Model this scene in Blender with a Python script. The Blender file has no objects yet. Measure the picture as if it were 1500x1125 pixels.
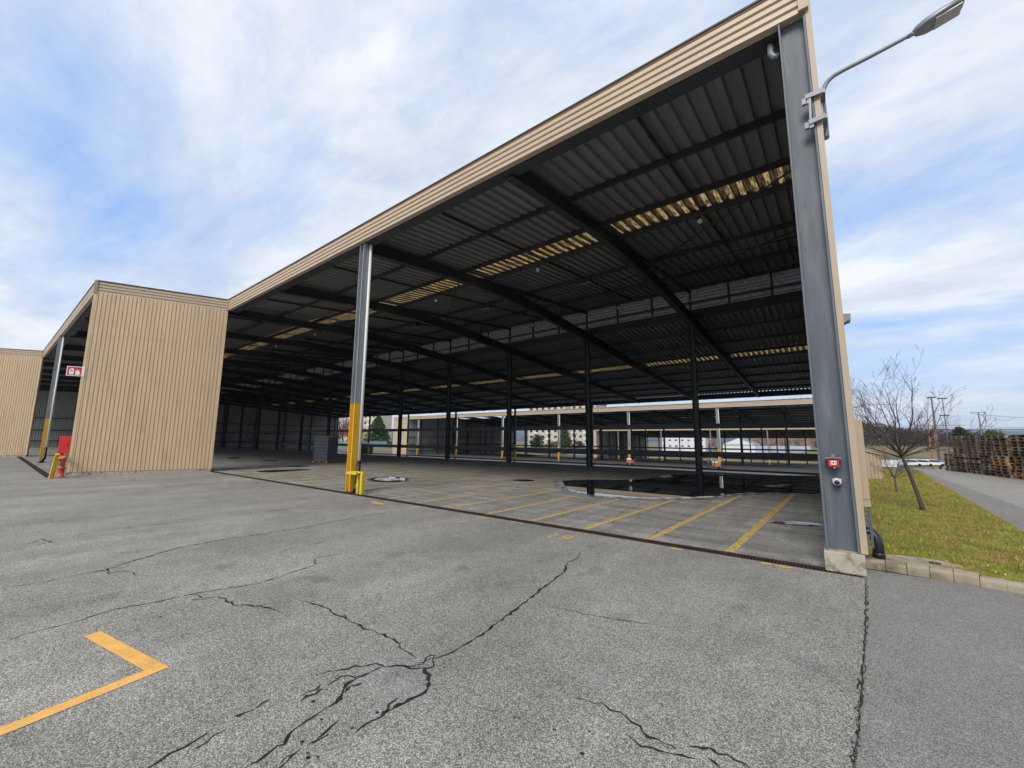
import bpy, bmesh, math, random
from mathutils import Vector, Matrix
R = math.radians
random.seed(7)
S = bpy.context.scene
C = S.collection

# ------------------------------------------------------------------ camera
FPX, YAW, PITCH, ROLL, EYE = 595.36, R(38.032), R(7.767), R(0.412), 1.65
_f = Vector((-math.sin(YAW) * math.cos(PITCH), math.cos(YAW) * math.cos(PITCH), math.sin(PITCH)))
_r = Vector((math.cos(YAW), math.sin(YAW), 0)); _u = _r.cross(_f)
_r, _u = math.cos(ROLL) * _r + math.sin(ROLL) * _u, -math.sin(ROLL) * _r + math.cos(ROLL) * _u
cam = bpy.data.cameras.new('camera'); camo = bpy.data.objects.new('camera', cam); C.objects.link(camo)
camo.matrix_world = Matrix(((_r.x, _u.x, -_f.x, 0), (_r.y, _u.y, -_f.y, 0), (_r.z, _u.z, -_f.z, EYE), (0, 0, 0, 1)))
cam.sensor_width = 36; cam.lens = 36 * FPX / 1500; cam.clip_start = .05; cam.clip_end = 20000
S.camera = camo

def atY(px, py, Y):                      # photo pixel -> point on the plane y = Y
    d = (px - 750) * _r - (py - 562.5) * _u + FPX * _f
    return Vector((0, 0, EYE)) + d * (Y / d.y)
def atZ(px, py, z=0.0):                  # photo pixel -> point at height z
    d = (px - 750) * _r - (py - 562.5) * _u + FPX * _f
    return Vector((0, 0, EYE)) + d * ((z - EYE) / d.z)

# ------------------------------------------------------------------ world and sun
SUN_EL, SUN_AZ = R(42), R(172)           # azimuth clockwise from +Y
w = bpy.data.worlds.new('World'); S.world = w; w.use_nodes = True
nt = w.node_tree; N = nt.nodes; L = nt.links; N.clear()
def nd(t, **k):
    n = N.new(t)
    for a, b in k.items(): setattr(n, a, b)
    return n
def mth(op, a, b=None, clamp=False):
    n = N.new('ShaderNodeMath'); n.operation = op; n.use_clamp = clamp
    for i, v in enumerate((a, b)):
        if v is None: continue
        if isinstance(v, (int, float)): n.inputs[i].default_value = v
        else: L.new(v, n.inputs[i])
    return n.outputs[0]
out = nd('ShaderNodeOutputWorld'); bg = nd('ShaderNodeBackground'); L.new(bg.outputs[0], out.inputs[0])
sky = nd('ShaderNodeTexSky', sky_type='NISHITA', sun_disc=False)
sky.sun_elevation = SUN_EL; sky.sun_rotation = SUN_AZ; sky.air_density = 1.0; sky.dust_density = 1.5; sky.ozone_density = 2.0
tc = nd('ShaderNodeTexCoord'); sp = nd('ShaderNodeSeparateXYZ'); L.new(tc.outputs['Generated'], sp.inputs[0])
zc = mth('ADD', mth('MAXIMUM', sp.outputs[2], 0.0), 0.16)
cb = nd('ShaderNodeCombineXYZ')
L.new(mth('DIVIDE', sp.outputs[0], zc), cb.inputs[0]); L.new(mth('DIVIDE', sp.outputs[1], zc), cb.inputs[1])
mp = nd('ShaderNodeMapping'); L.new(cb.outputs[0], mp.inputs[0])
mp.inputs['Rotation'].default_value = (0, 0, R(-35)); mp.inputs['Scale'].default_value = (.55, 1.0, 1); mp.inputs['Location'].default_value = (3.7, 1.1, 0)
def noise(vec, sc, det, rough, dist=0.0):
    n = nd('ShaderNodeTexNoise'); n.inputs['Scale'].default_value = sc; n.inputs['Detail'].default_value = det
    n.inputs['Roughness'].default_value = rough; n.inputs['Distortion'].default_value = dist
    L.new(vec, n.inputs['Vector']); return n.outputs['Fac']
def ramp(fac, *stops):
    n = nd('ShaderNodeValToRGB'); e = n.color_ramp.elements
    while len(e) < len(stops): e.new(.5)
    for el, (p, c) in zip(e, stops): el.position = p; el.color = (c, c, c, 1) if isinstance(c, (int, float)) else (*c, 1)
    L.new(fac, n.inputs[0]); return n.outputs[0]
cover = ramp(noise(mp.outputs[0], .95, 12, .63, .35), (.34, .0), (.53, 1.0))       # where cloud hides the blue
thick = ramp(noise(mp.outputs[0], 2.4, 12, .66, .25), (.36, .0), (.64, 1.0))          # lit and grey cloud
def mixc(f, a, b):
    n = nd('ShaderNodeMix', data_type='RGBA')
    for i, v in ((0, f), (6, a), (7, b)):
        if isinstance(v, tuple): n.inputs[i].default_value = (*v, 1)
        elif isinstance(v, (int, float)): n.inputs[i].default_value = v
        else: L.new(v, n.inputs[i])
    return n.outputs[2]
cloud = mixc(thick, (4.0, 4.5, 5.35), (6.15, 6.3, 6.5))
blue = mixc(.72, sky.outputs[0], (2.5, 3.9, 6.7))
sk = mixc(mth('MULTIPLY', cover, .93), blue, cloud)
ca, cb_ = (atZ(1368, 292, 900) - camo.matrix_world.translation).normalized(), (atZ(1492, 135, 900) - camo.matrix_world.translation).normalized()
pn = ca.cross(cb_).normalized(); cd = (ca + cb_).normalized(); cl = ca.dot(cd)
def dotv(v):
    n = N.new('ShaderNodeVectorMath'); n.operation = 'DOT_PRODUCT'; L.new(tc.outputs['Generated'], n.inputs[0]); n.inputs[1].default_value = v; return n.outputs['Value']
ln = mth('MULTIPLY', mth('SUBTRACT', 1.0, mth('DIVIDE', mth('ABSOLUTE', dotv(pn)), .0032), True), mth('MULTIPLY', mth('SUBTRACT', dotv(cd), cl), 60.0, True))
sk = mixc(mth('MULTIPLY', ln, .45), sk, (6.2, 6.5, 7.0))             # a thin vapour trail
hz = mth('SUBTRACT', 1.0, mth('DIVIDE', mth('ABSOLUTE', sp.outputs[2]), .22), True)
sk = mixc(mth('MULTIPLY', hz, .55), sk, (4.7, 5.3, 6.0))
L.new(sk, bg.inputs[0]); bg.inputs[1].default_value = .1
sun = bpy.data.lights.new('sun', 'SUN'); sun.energy = 1.5; sun.angle = R(24); sun.color = (1, .93, .83)
suno = bpy.data.objects.new('sun', sun); C.objects.link(suno)
sd = Vector((math.sin(SUN_AZ) * math.cos(SUN_EL), math.cos(SUN_AZ) * math.cos(SUN_EL), math.sin(SUN_EL)))
suno.rotation_euler = sd.to_track_quat('Z', 'Y').to_euler(); suno.location = (0, -20, 40)
S.view_settings.view_transform = 'Standard'; S.view_settings.look = 'None'
S.view_settings.exposure = 0.7; S.view_settings.gamma = 1

# ------------------------------------------------------------------ mesh builder
class MB:
    def __init__(s): s.v = []; s.f = []; s.m = []; s.sm = []
    def add(s, vs, fs, m=0, smooth=False):
        o = len(s.v); s.v += [tuple(v) for v in vs]
        for f in fs: s.f.append([i + o for i in f]); s.m.append(m); s.sm.append(smooth)
        return s
    def box(s, x0, x1, y0, y1, z0, z1, m=0):
        return s.add([(x, y, z) for z in (z0, z1) for y in (y0, y1) for x in (x0, x1)],
                     [(0, 2, 3, 1), (4, 5, 7, 6), (0, 1, 5, 4), (2, 6, 7, 3), (0, 4, 6, 2), (1, 3, 7, 5)], m)
    def bar(s, a, b, wd, ht, m=0, up=(0, 0, 1)):
        a, b = Vector(a), Vector(b); d = (b - a).normalized(); up = Vector(up)
        if abs(d.dot(up)) > .98: up = Vector((0, 1, 0))
        x = d.cross(up).normalized() * wd / 2; z = x.cross(d).normalized() * ht / 2
        return s.add([p + i * x + j * z for p in (a, b) for i, j in ((-1, -1), (1, -1), (1, 1), (-1, 1))],
                     [(3, 2, 1, 0), (4, 5, 6, 7), (0, 1, 5, 4), (1, 2, 6, 5), (2, 3, 7, 6), (3, 0, 4, 7)], m)
    def tube(s, pts, rad, n=10, m=0, cap=True):
        pts = [Vector(p) for p in pts]; k = len(pts)
        rad = [rad] * k if isinstance(rad, (int, float)) else rad
        vs = []; fs = []; prev = None
        for i, p in enumerate(pts):
            t = (pts[min(i + 1, k - 1)] - pts[max(i - 1, 0)]).normalized()
            if prev is None:
                a = Vector((0, 0, 1)) if abs(t.z) < .9 else Vector((1, 0, 0)); x = t.cross(a).normalized()
            else: x = (prev - t * prev.dot(t)).normalized()
            prev = x; y = t.cross(x)
            vs += [p + (x * math.cos(q) + y * math.sin(q)) * rad[i] for q in (2 * math.pi * j / n for j in range(n))]
        for i in range(k - 1):
            for j in range(n): fs.append((i * n + j, i * n + (j + 1) % n, (i + 1) * n + (j + 1) % n, (i + 1) * n + j))
        if cap: fs.append(tuple(range(n))[::-1]); fs.append(tuple((k - 1) * n + j for j in range(n)))
        return s.add(vs, fs, m, True)
    def sheet(s, A, B, m=0):             # strip between two polylines of equal length
        k = len(A); return s.add(list(A) + list(B), [(i, i + 1, k + i + 1, k + i) for i in range(k - 1)], m)
    def poly(s, pts, m=0): return s.add(pts, [tuple(range(len(pts)))], m)
    def prism(s, pts, vec, m=0):
        k = len(pts); v = Vector(vec); P = [Vector(p) for p in pts]
        return s.add(P + [p + v for p in P], [tuple(range(k))[::-1], tuple(range(k, 2 * k))] + [(i, (i + 1) % k, k + (i + 1) % k, k + i) for i in range(k)], m)
    def hcol(s, x, y, z0, z1, d=.32, b=.3, tf=.024, tw=.02, m=0):   # H section, flanges at +-d/2 in x
        s.box(x - d / 2, x - d / 2 + tf, y - b / 2, y + b / 2, z0, z1, m); s.box(x + d / 2 - tf, x + d / 2, y - b / 2, y + b / 2, z0, z1, m)
        return s.box(x - d / 2 + tf, x + d / 2 - tf, y - tw / 2, y + tw / 2, z0, z1, m)

BASE = {}
def obj(name, mb, mats, parent=None, label=None, cat=None, group=None, kind=None, base=None, bevel=0):
    me = bpy.data.meshes.new(name)
    b = Vector(base) if base is not None else (BASE[parent.name] if parent is not None else Vector((0, 0, 0)))
    me.from_pydata([Vector(v) - b for v in mb.v], [], mb.f)
    for m in (mats if isinstance(mats, (list, tuple)) else [mats]): me.materials.append(m)
    me.polygons.foreach_set('material_index', mb.m); me.polygons.foreach_set('use_smooth', mb.sm)
    bm = bmesh.new(); bm.from_mesh(me); bmesh.ops.recalc_face_normals(bm, faces=bm.faces[:]) if len(mb.f) < 30000 else None
    bm.to_mesh(me); bm.free(); me.update()
    o = bpy.data.objects.new(name, me); C.objects.link(o)
    if parent is not None: o.parent = parent; o.location = b - BASE[parent.name]
    else: o.location = b
    BASE[o.name] = b
    tag(o, label, cat, group, kind)
    if bevel:
        md = o.modifiers.new('bevel', 'BEVEL'); md.width = bevel; md.segments = 2; md.limit_method = 'ANGLE'
    return o
def tag(o, label=None, cat=None, group=None, kind=None):
    for k, v in (('label', label), ('category', cat), ('group', group), ('kind', kind)):
        if v: o[k] = v
def thing(name, loc, label, cat, group=None):
    o = bpy.data.objects.new(name, None); C.objects.link(o); o.location = loc; o.empty_display_size = .2
    BASE[o.name] = Vector(loc); tag(o, label, cat, group); return o
def struct(name, mb, mats, **k): return obj(name, mb, mats, kind='structure', **k)

# ------------------------------------------------------------------ materials
def mat(name, col, rough=.6, metal=0., var=.12, sc=3., fine=.06, fsc=60., bump=0., bsc=40., stretch=None, stain=None, spec=.5, stain2=None):
    m = bpy.data.materials.new(name); m.use_nodes = True; t = m.node_tree; n = t.nodes; l = t.links
    b = n['Principled BSDF']; b.inputs['Roughness'].default_value = rough; b.inputs['Metallic'].default_value = metal
    b.inputs['Specular IOR Level'].default_value = spec
    g = n.new('ShaderNodeNewGeometry'); mpn = n.new('ShaderNodeMapping'); l.new(g.outputs['Position'], mpn.inputs[0])
    if stretch: mpn.inputs['Scale'].default_value = stretch
    def nz(s, d=4.):
        k = n.new('ShaderNodeTexNoise'); k.inputs['Scale'].default_value = s; k.inputs['Detail'].default_value = d; l.new(mpn.outputs[0], k.inputs['Vector']); return k.outputs['Fac']
    def mr(f, a, c):
        k = n.new('ShaderNodeMapRange'); k.inputs[1].default_value = .3; k.inputs[2].default_value = .7; k.inputs[3].default_value = a; k.inputs[4].default_value = c; l.new(f, k.inputs[0]); return k.outputs[0]
    mu = n.new('ShaderNodeMath'); mu.operation = 'MULTIPLY'; l.new(mr(nz(sc), 1 - var, 1 + var), mu.inputs[0]); l.new(mr(nz(fsc), 1 - fine, 1 + fine), mu.inputs[1])
    vs = n.new('ShaderNodeVectorMath'); vs.operation = 'SCALE'; vs.inputs[0].default_value = col; l.new(mu.outputs[0], vs.inputs['Scale']); c = vs.outputs[0]
    for stain in (stain, stain2):                      # (colour, scale, lo, hi, amount)
        if not stain: continue
        rp = n.new('ShaderNodeMapRange'); rp.inputs[1].default_value = stain[2]; rp.inputs[2].default_value = stain[3]; rp.inputs[4].default_value = stain[4]; l.new(nz(stain[1], 6.), rp.inputs[0])
        mx = n.new('ShaderNodeMix'); mx.data_type = 'RGBA'; l.new(rp.outputs[0], mx.inputs[0]); l.new(c, mx.inputs[6]); mx.inputs[7].default_value = (*stain[0], 1); c = mx.outputs[2]
    l.new(c, b.inputs['Base Color'])
    if bump:
        bp = n.new('ShaderNodeBump'); bp.inputs['Strength'].default_value = bump; bp.inputs['Distance'].default_value = .01; l.new(nz(bsc), bp.inputs['Height']); l.new(bp.outputs[0], b.inputs['Normal'])
    return m

def asphalt(name, lo, hi, sc=75., patch=.16, warm=(1, .985, .95), streak=False, pale=.0, tracks=False):
    m = bpy.data.materials.new(name); m.use_nodes = True; t = m.node_tree; n = t.nodes; l = t.links; b = n['Principled BSDF']
    b.inputs['Roughness'].default_value = .88; b.inputs['Specular IOR Level'].default_value = .35
    g = n.new('ShaderNodeNewGeometry'); P = g.outputs['Position']
    def nz(s, d=5., r=.6, vec=P):
        k = n.new('ShaderNodeTexNoise'); k.inputs['Scale'].default_value = s; k.inputs['Detail'].default_value = d; k.inputs['Roughness'].default_value = r; l.new(vec, k.inputs['Vector']); return k.outputs['Fac']
    def mr(f, a, c, x0, x1):
        k = n.new('ShaderNodeMapRange'); k.inputs[1].default_value = a; k.inputs[2].default_value = c; k.inputs[3].default_value = x0; k.inputs[4].default_value = x1; l.new(f, k.inputs[0]); return k.outputs[0]
    def mul(a, c):
        k = n.new('ShaderNodeMath'); k.operation = 'MULTIPLY'; l.new(a, k.inputs[0]); l.new(c, k.inputs[1]); return k.outputs[0]
    vo = n.new('ShaderNodeTexVoronoi'); vo.inputs['Scale'].default_value = sc; l.new(P, vo.inputs['Vector'])
    bw = n.new('ShaderNodeSeparateColor'); l.new(vo.outputs['Color'], bw.inputs[0])
    edge = mr(vo.outputs['Distance'], .30, .62, 1.0, .42)           # dark binder between the stones
    val = mul(mr(bw.outputs[0], 0, 1, lo, hi), edge)
    val = mul(val, mr(nz(.55, 6, .62), .34, .66, 1 - patch, 1 + patch))
    val = mul(val, mr(nz(4.5, 5, .65), .35, .65, .93, 1.07)); val = mul(val, mr(nz(28, 3), .3, .7, .86, 1.14))
    if tracks:                                                       # wheel paths, darker oily lanes and dusty strips
        for rz, sx, lo_, w0, w1 in ((-14, .9, .91, .42, .6), (38, .75, .93, .44, .62)):
            mp = n.new('ShaderNodeMapping'); mp.inputs['Rotation'].default_value = (0, 0, R(rz)); mp.inputs['Scale'].default_value = (sx, .10, 1); l.new(P, mp.inputs[0])
            val = mul(val, mr(nz(1.0, 6, .6, mp.outputs[0]), w0, w1, lo_, 1.06))
        val = mul(val, mr(nz(1.7, 3, .5), .62, .74, 1.0, .74))
    if streak:
        mp = n.new('ShaderNodeMapping'); mp.inputs['Scale'].default_value = (.32, 1.6, 1); l.new(P, mp.inputs[0])
        val = mul(val, mr(nz(1.6, 6, .65, mp.outputs[0]), .38, .64, .72, 1.1))
        mp2 = n.new('ShaderNodeMapping'); mp2.inputs['Scale'].default_value = (2.2, .22, 1); l.new(P, mp2.inputs[0])
        val = mul(val, mr(nz(1.5, 5, .6, mp2.outputs[0]), .36, .62, .8, 1.08))
    vs = n.new('ShaderNodeVectorMath'); vs.operation = 'SCALE'; vs.inputs[0].default_value = warm; l.new(val, vs.inputs['Scale']); c = vs.outputs[0]
    if pale:                                                         # worn, bleached patches
        mx = n.new('ShaderNodeMix'); mx.data_type = 'RGBA'; l.new(mr(nz(.9, 7, .68), .56, .72, 0, pale), mx.inputs[0]); l.new(c, mx.inputs[6]); mx.inputs[7].default_value = (.42, .43, .44, 1); c = mx.outputs[2]
    l.new(c, b.inputs['Base Color'])
    bp = n.new('ShaderNodeBump'); bp.inputs['Strength'].default_value = .55; bp.inputs['Distance'].default_value = .006
    l.new(mul(vo.outputs['Distance'], mr(nz(120, 2), .3, .7, .6, 1.2)), bp.inputs['Height']); bp.invert = True; l.new(bp.outputs[0], b.inputs['Normal'])
    return m

def translucent(name, col, amount, dirt, stretch=(9, 9, 9)):
    m = bpy.data.materials.new(name); m.use_nodes = True; t = m.node_tree; n = t.nodes; l = t.links
    b = n['Principled BSDF']; b.inputs['Roughness'].default_value = .5; b.inputs['Base Color'].default_value = (.2, .17, .1, 1)
    tr = n.new('ShaderNodeBsdfTranslucent'); mx = n.new('ShaderNodeMixShader'); l.new(mx.outputs[0], n['Material Output'].inputs[0])
    g = n.new('ShaderNodeNewGeometry'); k = n.new('ShaderNodeTexNoise'); k.inputs['Scale'].default_value = 1; k.inputs['Detail'].default_value = 5; mp = n.new('ShaderNodeMapping'); mp.inputs['Scale'].default_value = stretch; l.new(g.outputs['Position'], mp.inputs[0]); l.new(mp.outputs[0], k.inputs['Vector'])
    r = n.new('ShaderNodeMapRange'); r.inputs[1].default_value = .42; r.inputs[2].default_value = .58; r.inputs[3].default_value = dirt; r.inputs[4].default_value = 1; l.new(k.outputs['Fac'], r.inputs[0])
    f = r.outputs[0]
    if name == 'yellowed_skylight':                    # rib shading painted as dark bands into the sheet colour
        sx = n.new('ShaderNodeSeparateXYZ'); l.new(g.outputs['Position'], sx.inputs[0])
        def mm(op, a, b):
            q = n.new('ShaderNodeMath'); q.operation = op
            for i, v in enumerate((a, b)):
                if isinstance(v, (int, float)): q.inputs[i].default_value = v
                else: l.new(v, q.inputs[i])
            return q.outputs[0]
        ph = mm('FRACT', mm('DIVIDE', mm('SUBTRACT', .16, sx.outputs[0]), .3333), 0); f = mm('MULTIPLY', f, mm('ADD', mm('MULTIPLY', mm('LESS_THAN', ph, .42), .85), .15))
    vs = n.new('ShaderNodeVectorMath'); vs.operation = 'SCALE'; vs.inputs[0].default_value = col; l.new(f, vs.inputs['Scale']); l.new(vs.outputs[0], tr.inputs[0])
    mx.inputs[0].default_value = amount; l.new(b.outputs[0], mx.inputs[1]); l.new(tr.outputs[0], mx.inputs[2]); return m

M = {}
M['yard'] = asphalt('weathered_asphalt', .235, .60, 128, .15, (1.04, .99, .885), pale=.3, tracks=True)
M['floor'] = asphalt('shed_floor_asphalt', .33, .64, 120, .14, (1.02, .99, .92), streak=True)
M['newer'] = asphalt('smooth_asphalt', .24, .43, 140, .08, (1.03, .985, .90))
M['pale'] = asphalt('pale_concrete_road', .38, .50, 150, .08, (1.02, .98, .91))
M['apron'] = asphalt('apron_concrete', .52, .66, 120, .1, (1, .99, .96))
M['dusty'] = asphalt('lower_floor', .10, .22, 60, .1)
M['crack'] = mat('crack_dirt', (.011, .010, .009), .95, var=.3, stain=((.026, .03, .012), 3., .5, .62, .5))
M['moss'] = mat('joint_moss', (.035, .042, .014), .95, var=.5, sc=9., stain=((.02, .018, .014), 5., .48, .56, .9))
def wornpaint(name, col, under, keep):
    return mat(name, col, .7, var=.12, sc=6., fine=.15, fsc=90., stain=(under, 16., keep, keep + .08, .9))
M['linepaint'] = wornpaint('worn_yellow_line', (.62, .45, .12), (.24, .215, .16), .50)
M['markpaint'] = wornpaint('yellow_corner_mark', (.78, .42, .10), (.30, .26, .2), .66)
M['numpaint'] = wornpaint('worn_number_paint', (.68, .48, .10), (.26, .24, .19), .56)
M['tan'] = mat('tan_cladding', (.62, .46, .28), .45, var=.05, sc=.8, fine=.02, stretch=(2, 2, .35), stain=((.40, .30, .185), 1.9, .52, .76, .5))
M['fascia'] = mat('fascia_cladding', (.54, .43, .31), .45, var=.05, sc=.9, fine=.02, stretch=(.5, .5, 2))
M['trimtan'] = mat('tan_trim', (.44, .35, .25), .5, var=.05, sc=1.5)
M['cap'] = mat('dark_roof_edge', (.03, .03, .032), .6)
M['steel'] = mat('slate_steel_paint', (.105, .125, .152), .55, var=.14, sc=1.4, fine=.05, stretch=(5, 5, .7), stain=((.21, .215, .22), 2.0, .50, .72, .55), stain2=((.10, .055, .03), 6., .66, .70, .85))
M['dark'] = mat('charcoal_steel', (.045, .05, .057), .55, var=.15, sc=1.2)
M['galvpost'] = mat('pale_steel', (.27, .29, .31), .38, metal=.0, var=.1, sc=1.5, stretch=(3, 3, .5), stain=((.17, .18, .19), 2.2, .5, .7, .6), stain2=((.12, .07, .04), 5., .67, .71, .8))
M['yellow'] = mat('safety_yellow', (.72, .42, .025), .5, var=.08, sc=2., stain=((.34, .2, .035), 7., .6, .7, .5))
M['lime'] = mat('guard_yellow', (.66, .52, .03), .5, var=.1, sc=3., stain=((.30, .2, .04), 8., .58, .7, .6))
M['deck'] = mat('roof_deck', (.235, .24, .245), .5, var=.08, sc=1.2, fine=.03, stretch=(1, .3, 1), stain=((.17, .17, .17), 1.0, .5, .75, .5))
M['liner'] = mat('wall_liner', (.34, .34, .33), .5, var=.08, sc=.7, stretch=(2, 2, .4))
M['roofskin'] = mat('roof_skin', (.35, .33, .3), .6)
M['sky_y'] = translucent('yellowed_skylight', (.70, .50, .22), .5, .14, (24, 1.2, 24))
M['louvre'] = translucent('clerestory_sheet', (.15, .15, .145), .5, .55)
M['concrete'] = mat('stained_concrete', (.42, .38, .31), .9, var=.12, sc=5., bump=.4, bsc=30., stain=((.16, .12, .08), 7., .5, .66, .85))
M['kerb'] = mat('kerb_stone', (.33, .275, .20), .9, var=.14, sc=4., bump=.5, bsc=35., stain=((.15, .135, .08), 6., .47, .64, .8), stain2=((.46, .43, .38), 9., .6, .7, .6))
M['rust'] = mat('rusty_grate', (.055, .028, .018), .8, var=.3, sc=6., stain=((.02, .014, .012), 4., .45, .6, .7))
M['black'] = mat('black_plastic', (.014, .014, .016), .4)
M['hole'] = mat('drain_dark', (.004, .004, .004), .9)
M['galv'] = mat('galvanised', (.20, .225, .25), .45, metal=.15, var=.12, sc=8.)
M['lampgrey'] = mat('lamp_grey', (.24, .25, .27), .4, metal=.3)
M['lens'] = mat('lamp_lens', (.40, .40, .38), .25)
M['red'] = mat('signal_red', (.62, .02, .022), .4, var=.05)
M['hydrant'] = mat('faded_red', (.55, .10, .06), .6, var=.15, sc=9.)
M['white'] = mat('white_paint', (.8, .8, .78), .5, var=.03)
M['camgrey'] = mat('camera_white', (.62, .63, .64), .35)
M['glassblk'] = mat('dark_glass', (.01, .01, .012), .08)
M['water'] = mat('puddle_water', (.012, .013, .014), .015, var=.0, fine=0.)
M['water'].node_tree.nodes['Principled BSDF'].inputs['IOR'].default_value = 1.33
M['wetrim'] = mat('puddle_rim', (.56, .56, .56), .35, var=.3, sc=5., stain=((.10, .10, .10), 3.5, .47, .57, .9))
M['damp'] = mat('damp_floor', (.02, .021, .022), .12, var=.2)
M['crate'] = mat('grey_crate', (.14, .155, .19), .5, var=.08)
M['board'] = mat('brown_board', (.25, .165, .09), .8, var=.15, sc=6.)
M['skip'] = mat('rusty_brown', (.10, .05, .03), .8, var=.25, sc=4.)
M['orange'] = mat('machine_orange', (.58, .20, .09), .5)
M['wood'] = mat('grey_wood', (.16, .135, .115), .9, var=.3, sc=2.5, fine=.2, fsc=30)
M['newwood'] = mat('fresh_wood', (.42, .25, .13), .85, var=.25, sc=2.5, fine=.15, fsc=30)
M['bark'] = mat('bark', (.085, .066, .058), .95, var=.25, sc=20.)
M['bark2'] = mat('bark_grey', (.13, .105, .09), .95, var=.25, sc=20.)
M['turf'] = mat('turf_soil', (.15, .15, .03), .95, var=.3, sc=2.2, fine=.35, fsc=45., bump=.6, bsc=60., stain=((.13, .095, .04), 1.3, .5, .66, .8))
M['blade'] = mat('grass_blade', (.27, .29, .03), .7, var=.42, sc=3.2, fine=.35, fsc=30., stain=((.42, .29, .10), 2.6, .46, .62, .9))
M['leaf'] = mat('dry_leaf', (.50, .40, .25), .8, var=.2, sc=8.)
M['needle'] = mat('conifer_leaf', (.045, .085, .022), .8, var=.4, sc=1.2)
M['bush'] = mat('evergreen_leaf', (.03, .045, .022), .8, var=.4, sc=.8)
M['olive'] = mat('olive_leaf', (.10, .11, .03), .8, var=.4, sc=.8)
M['redleaf'] = mat('russet_twigs', (.24, .115, .085), .85, var=.4, sc=.8)
M['brownwood'] = mat('bare_wood', (.055, .045, .042), .95, var=.4, sc=.08)
M['bank'] = mat('ochre_bank', (.17, .13, .065), .95, var=.35, sc=.09, stain=((.1, .1, .04), .06, .5, .6, .7))
M['far'] = mat('distant_forest', (.05, .062, .06), .95, var=.35, sc=.004, stain=((.20, .22, .2), .006, .58, .64, .8))
M['render_c'] = mat('cream_render', (.56, .50, .41), .8, var=.05, sc=.3)
M['render_w'] = mat('white_render', (.72, .74, .78), .7, var=.04, sc=.3)
M['render_y'] = mat('yellow_render', (.66, .48, .25), .8, var=.05, sc=.3)
M['tile'] = mat('orange_tile', (.42, .12, .06), .8, var=.15)
M['greyroof'] = mat('grey_roofing', (.22, .23, .26), .7, var=.1)
M['pane'] = mat('window_pane', (.035, .045, .055), .15)
M['bluefence'] = mat('blue_fence', (.19, .32, .40), .6, var=.1)
M['carwhite'] = mat('white_car', (.72, .74, .78), .25, var=.03)
M['tyre'] = mat('tyre_black', (.012, .012, .012), .8)
M['trailer'] = mat('trailer_blue', (.42, .47, .62), .5, var=.04)

# ================================================================== ground
YD0, YD1 = 6.79, 7.02            # the slotted drain
JOINT = [(1267,846),(1268,875),(1268,905),(1266,940),(1264,975),(1262,1010),(1259,1045),(1255,1080),(1251,1110),(1248,1130)]
g = MB(); jp = [atZ(*q) for q in JOINT[1:]]; g.poly([(-170, -60, 0), (jp[-1].x - .3, -60, 0)] + [(q.x, q.y, 0) for q in jp[::-1]] + [(.18, YD0, 0), (-170, YD0, 0)])
# --- cracks lie in the yard's own mesh
def crack(mb, pts, wd, m=1, z=.003, rough=1.0, gap=0.):
    P = [atZ(*q) for q in pts]; Q = []
    for a, b in zip(P, P[1:]):
        n = max(2, int((b - a).length / .045)); t = (b - a); nn = Vector((-t.y, t.x, 0)).normalized()
        for i in range(n): Q.append(a + t * (i / n) + nn * random.uniform(-1, 1) * min(.016, .25 * t.length) * rough)
    Q.append(P[-1]); k = len(Q); A = []; B = []
    for i, q in enumerate(Q):
        t = (Q[min(i + 1, k - 1)] - Q[max(0, i - 1)]); nn = Vector((-t.y, t.x, 0)).normalized()
        e = min(1, 4 * i / k + .25, 4 * (k - 1 - i) / k + .25); h = wd * e * random.choice((.3, .6, .9, 1.0, 1.4, 1.7)) * random.uniform(.8, 1.1) / 2
        A.append(Vector((q.x, q.y, z)) + nn * h); B.append(Vector((q.x, q.y, z)) - nn * h * random.uniform(.6, 1.4))
    i = 0
    while i < k - 1:
        j = k - 1 if not gap else min(k - 1, i + random.randint(2, 6))
        mb.sheet(A[i:j + 1], B[i:j + 1], m); i = j + (random.randint(1, 3) if gap else 0)
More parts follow.
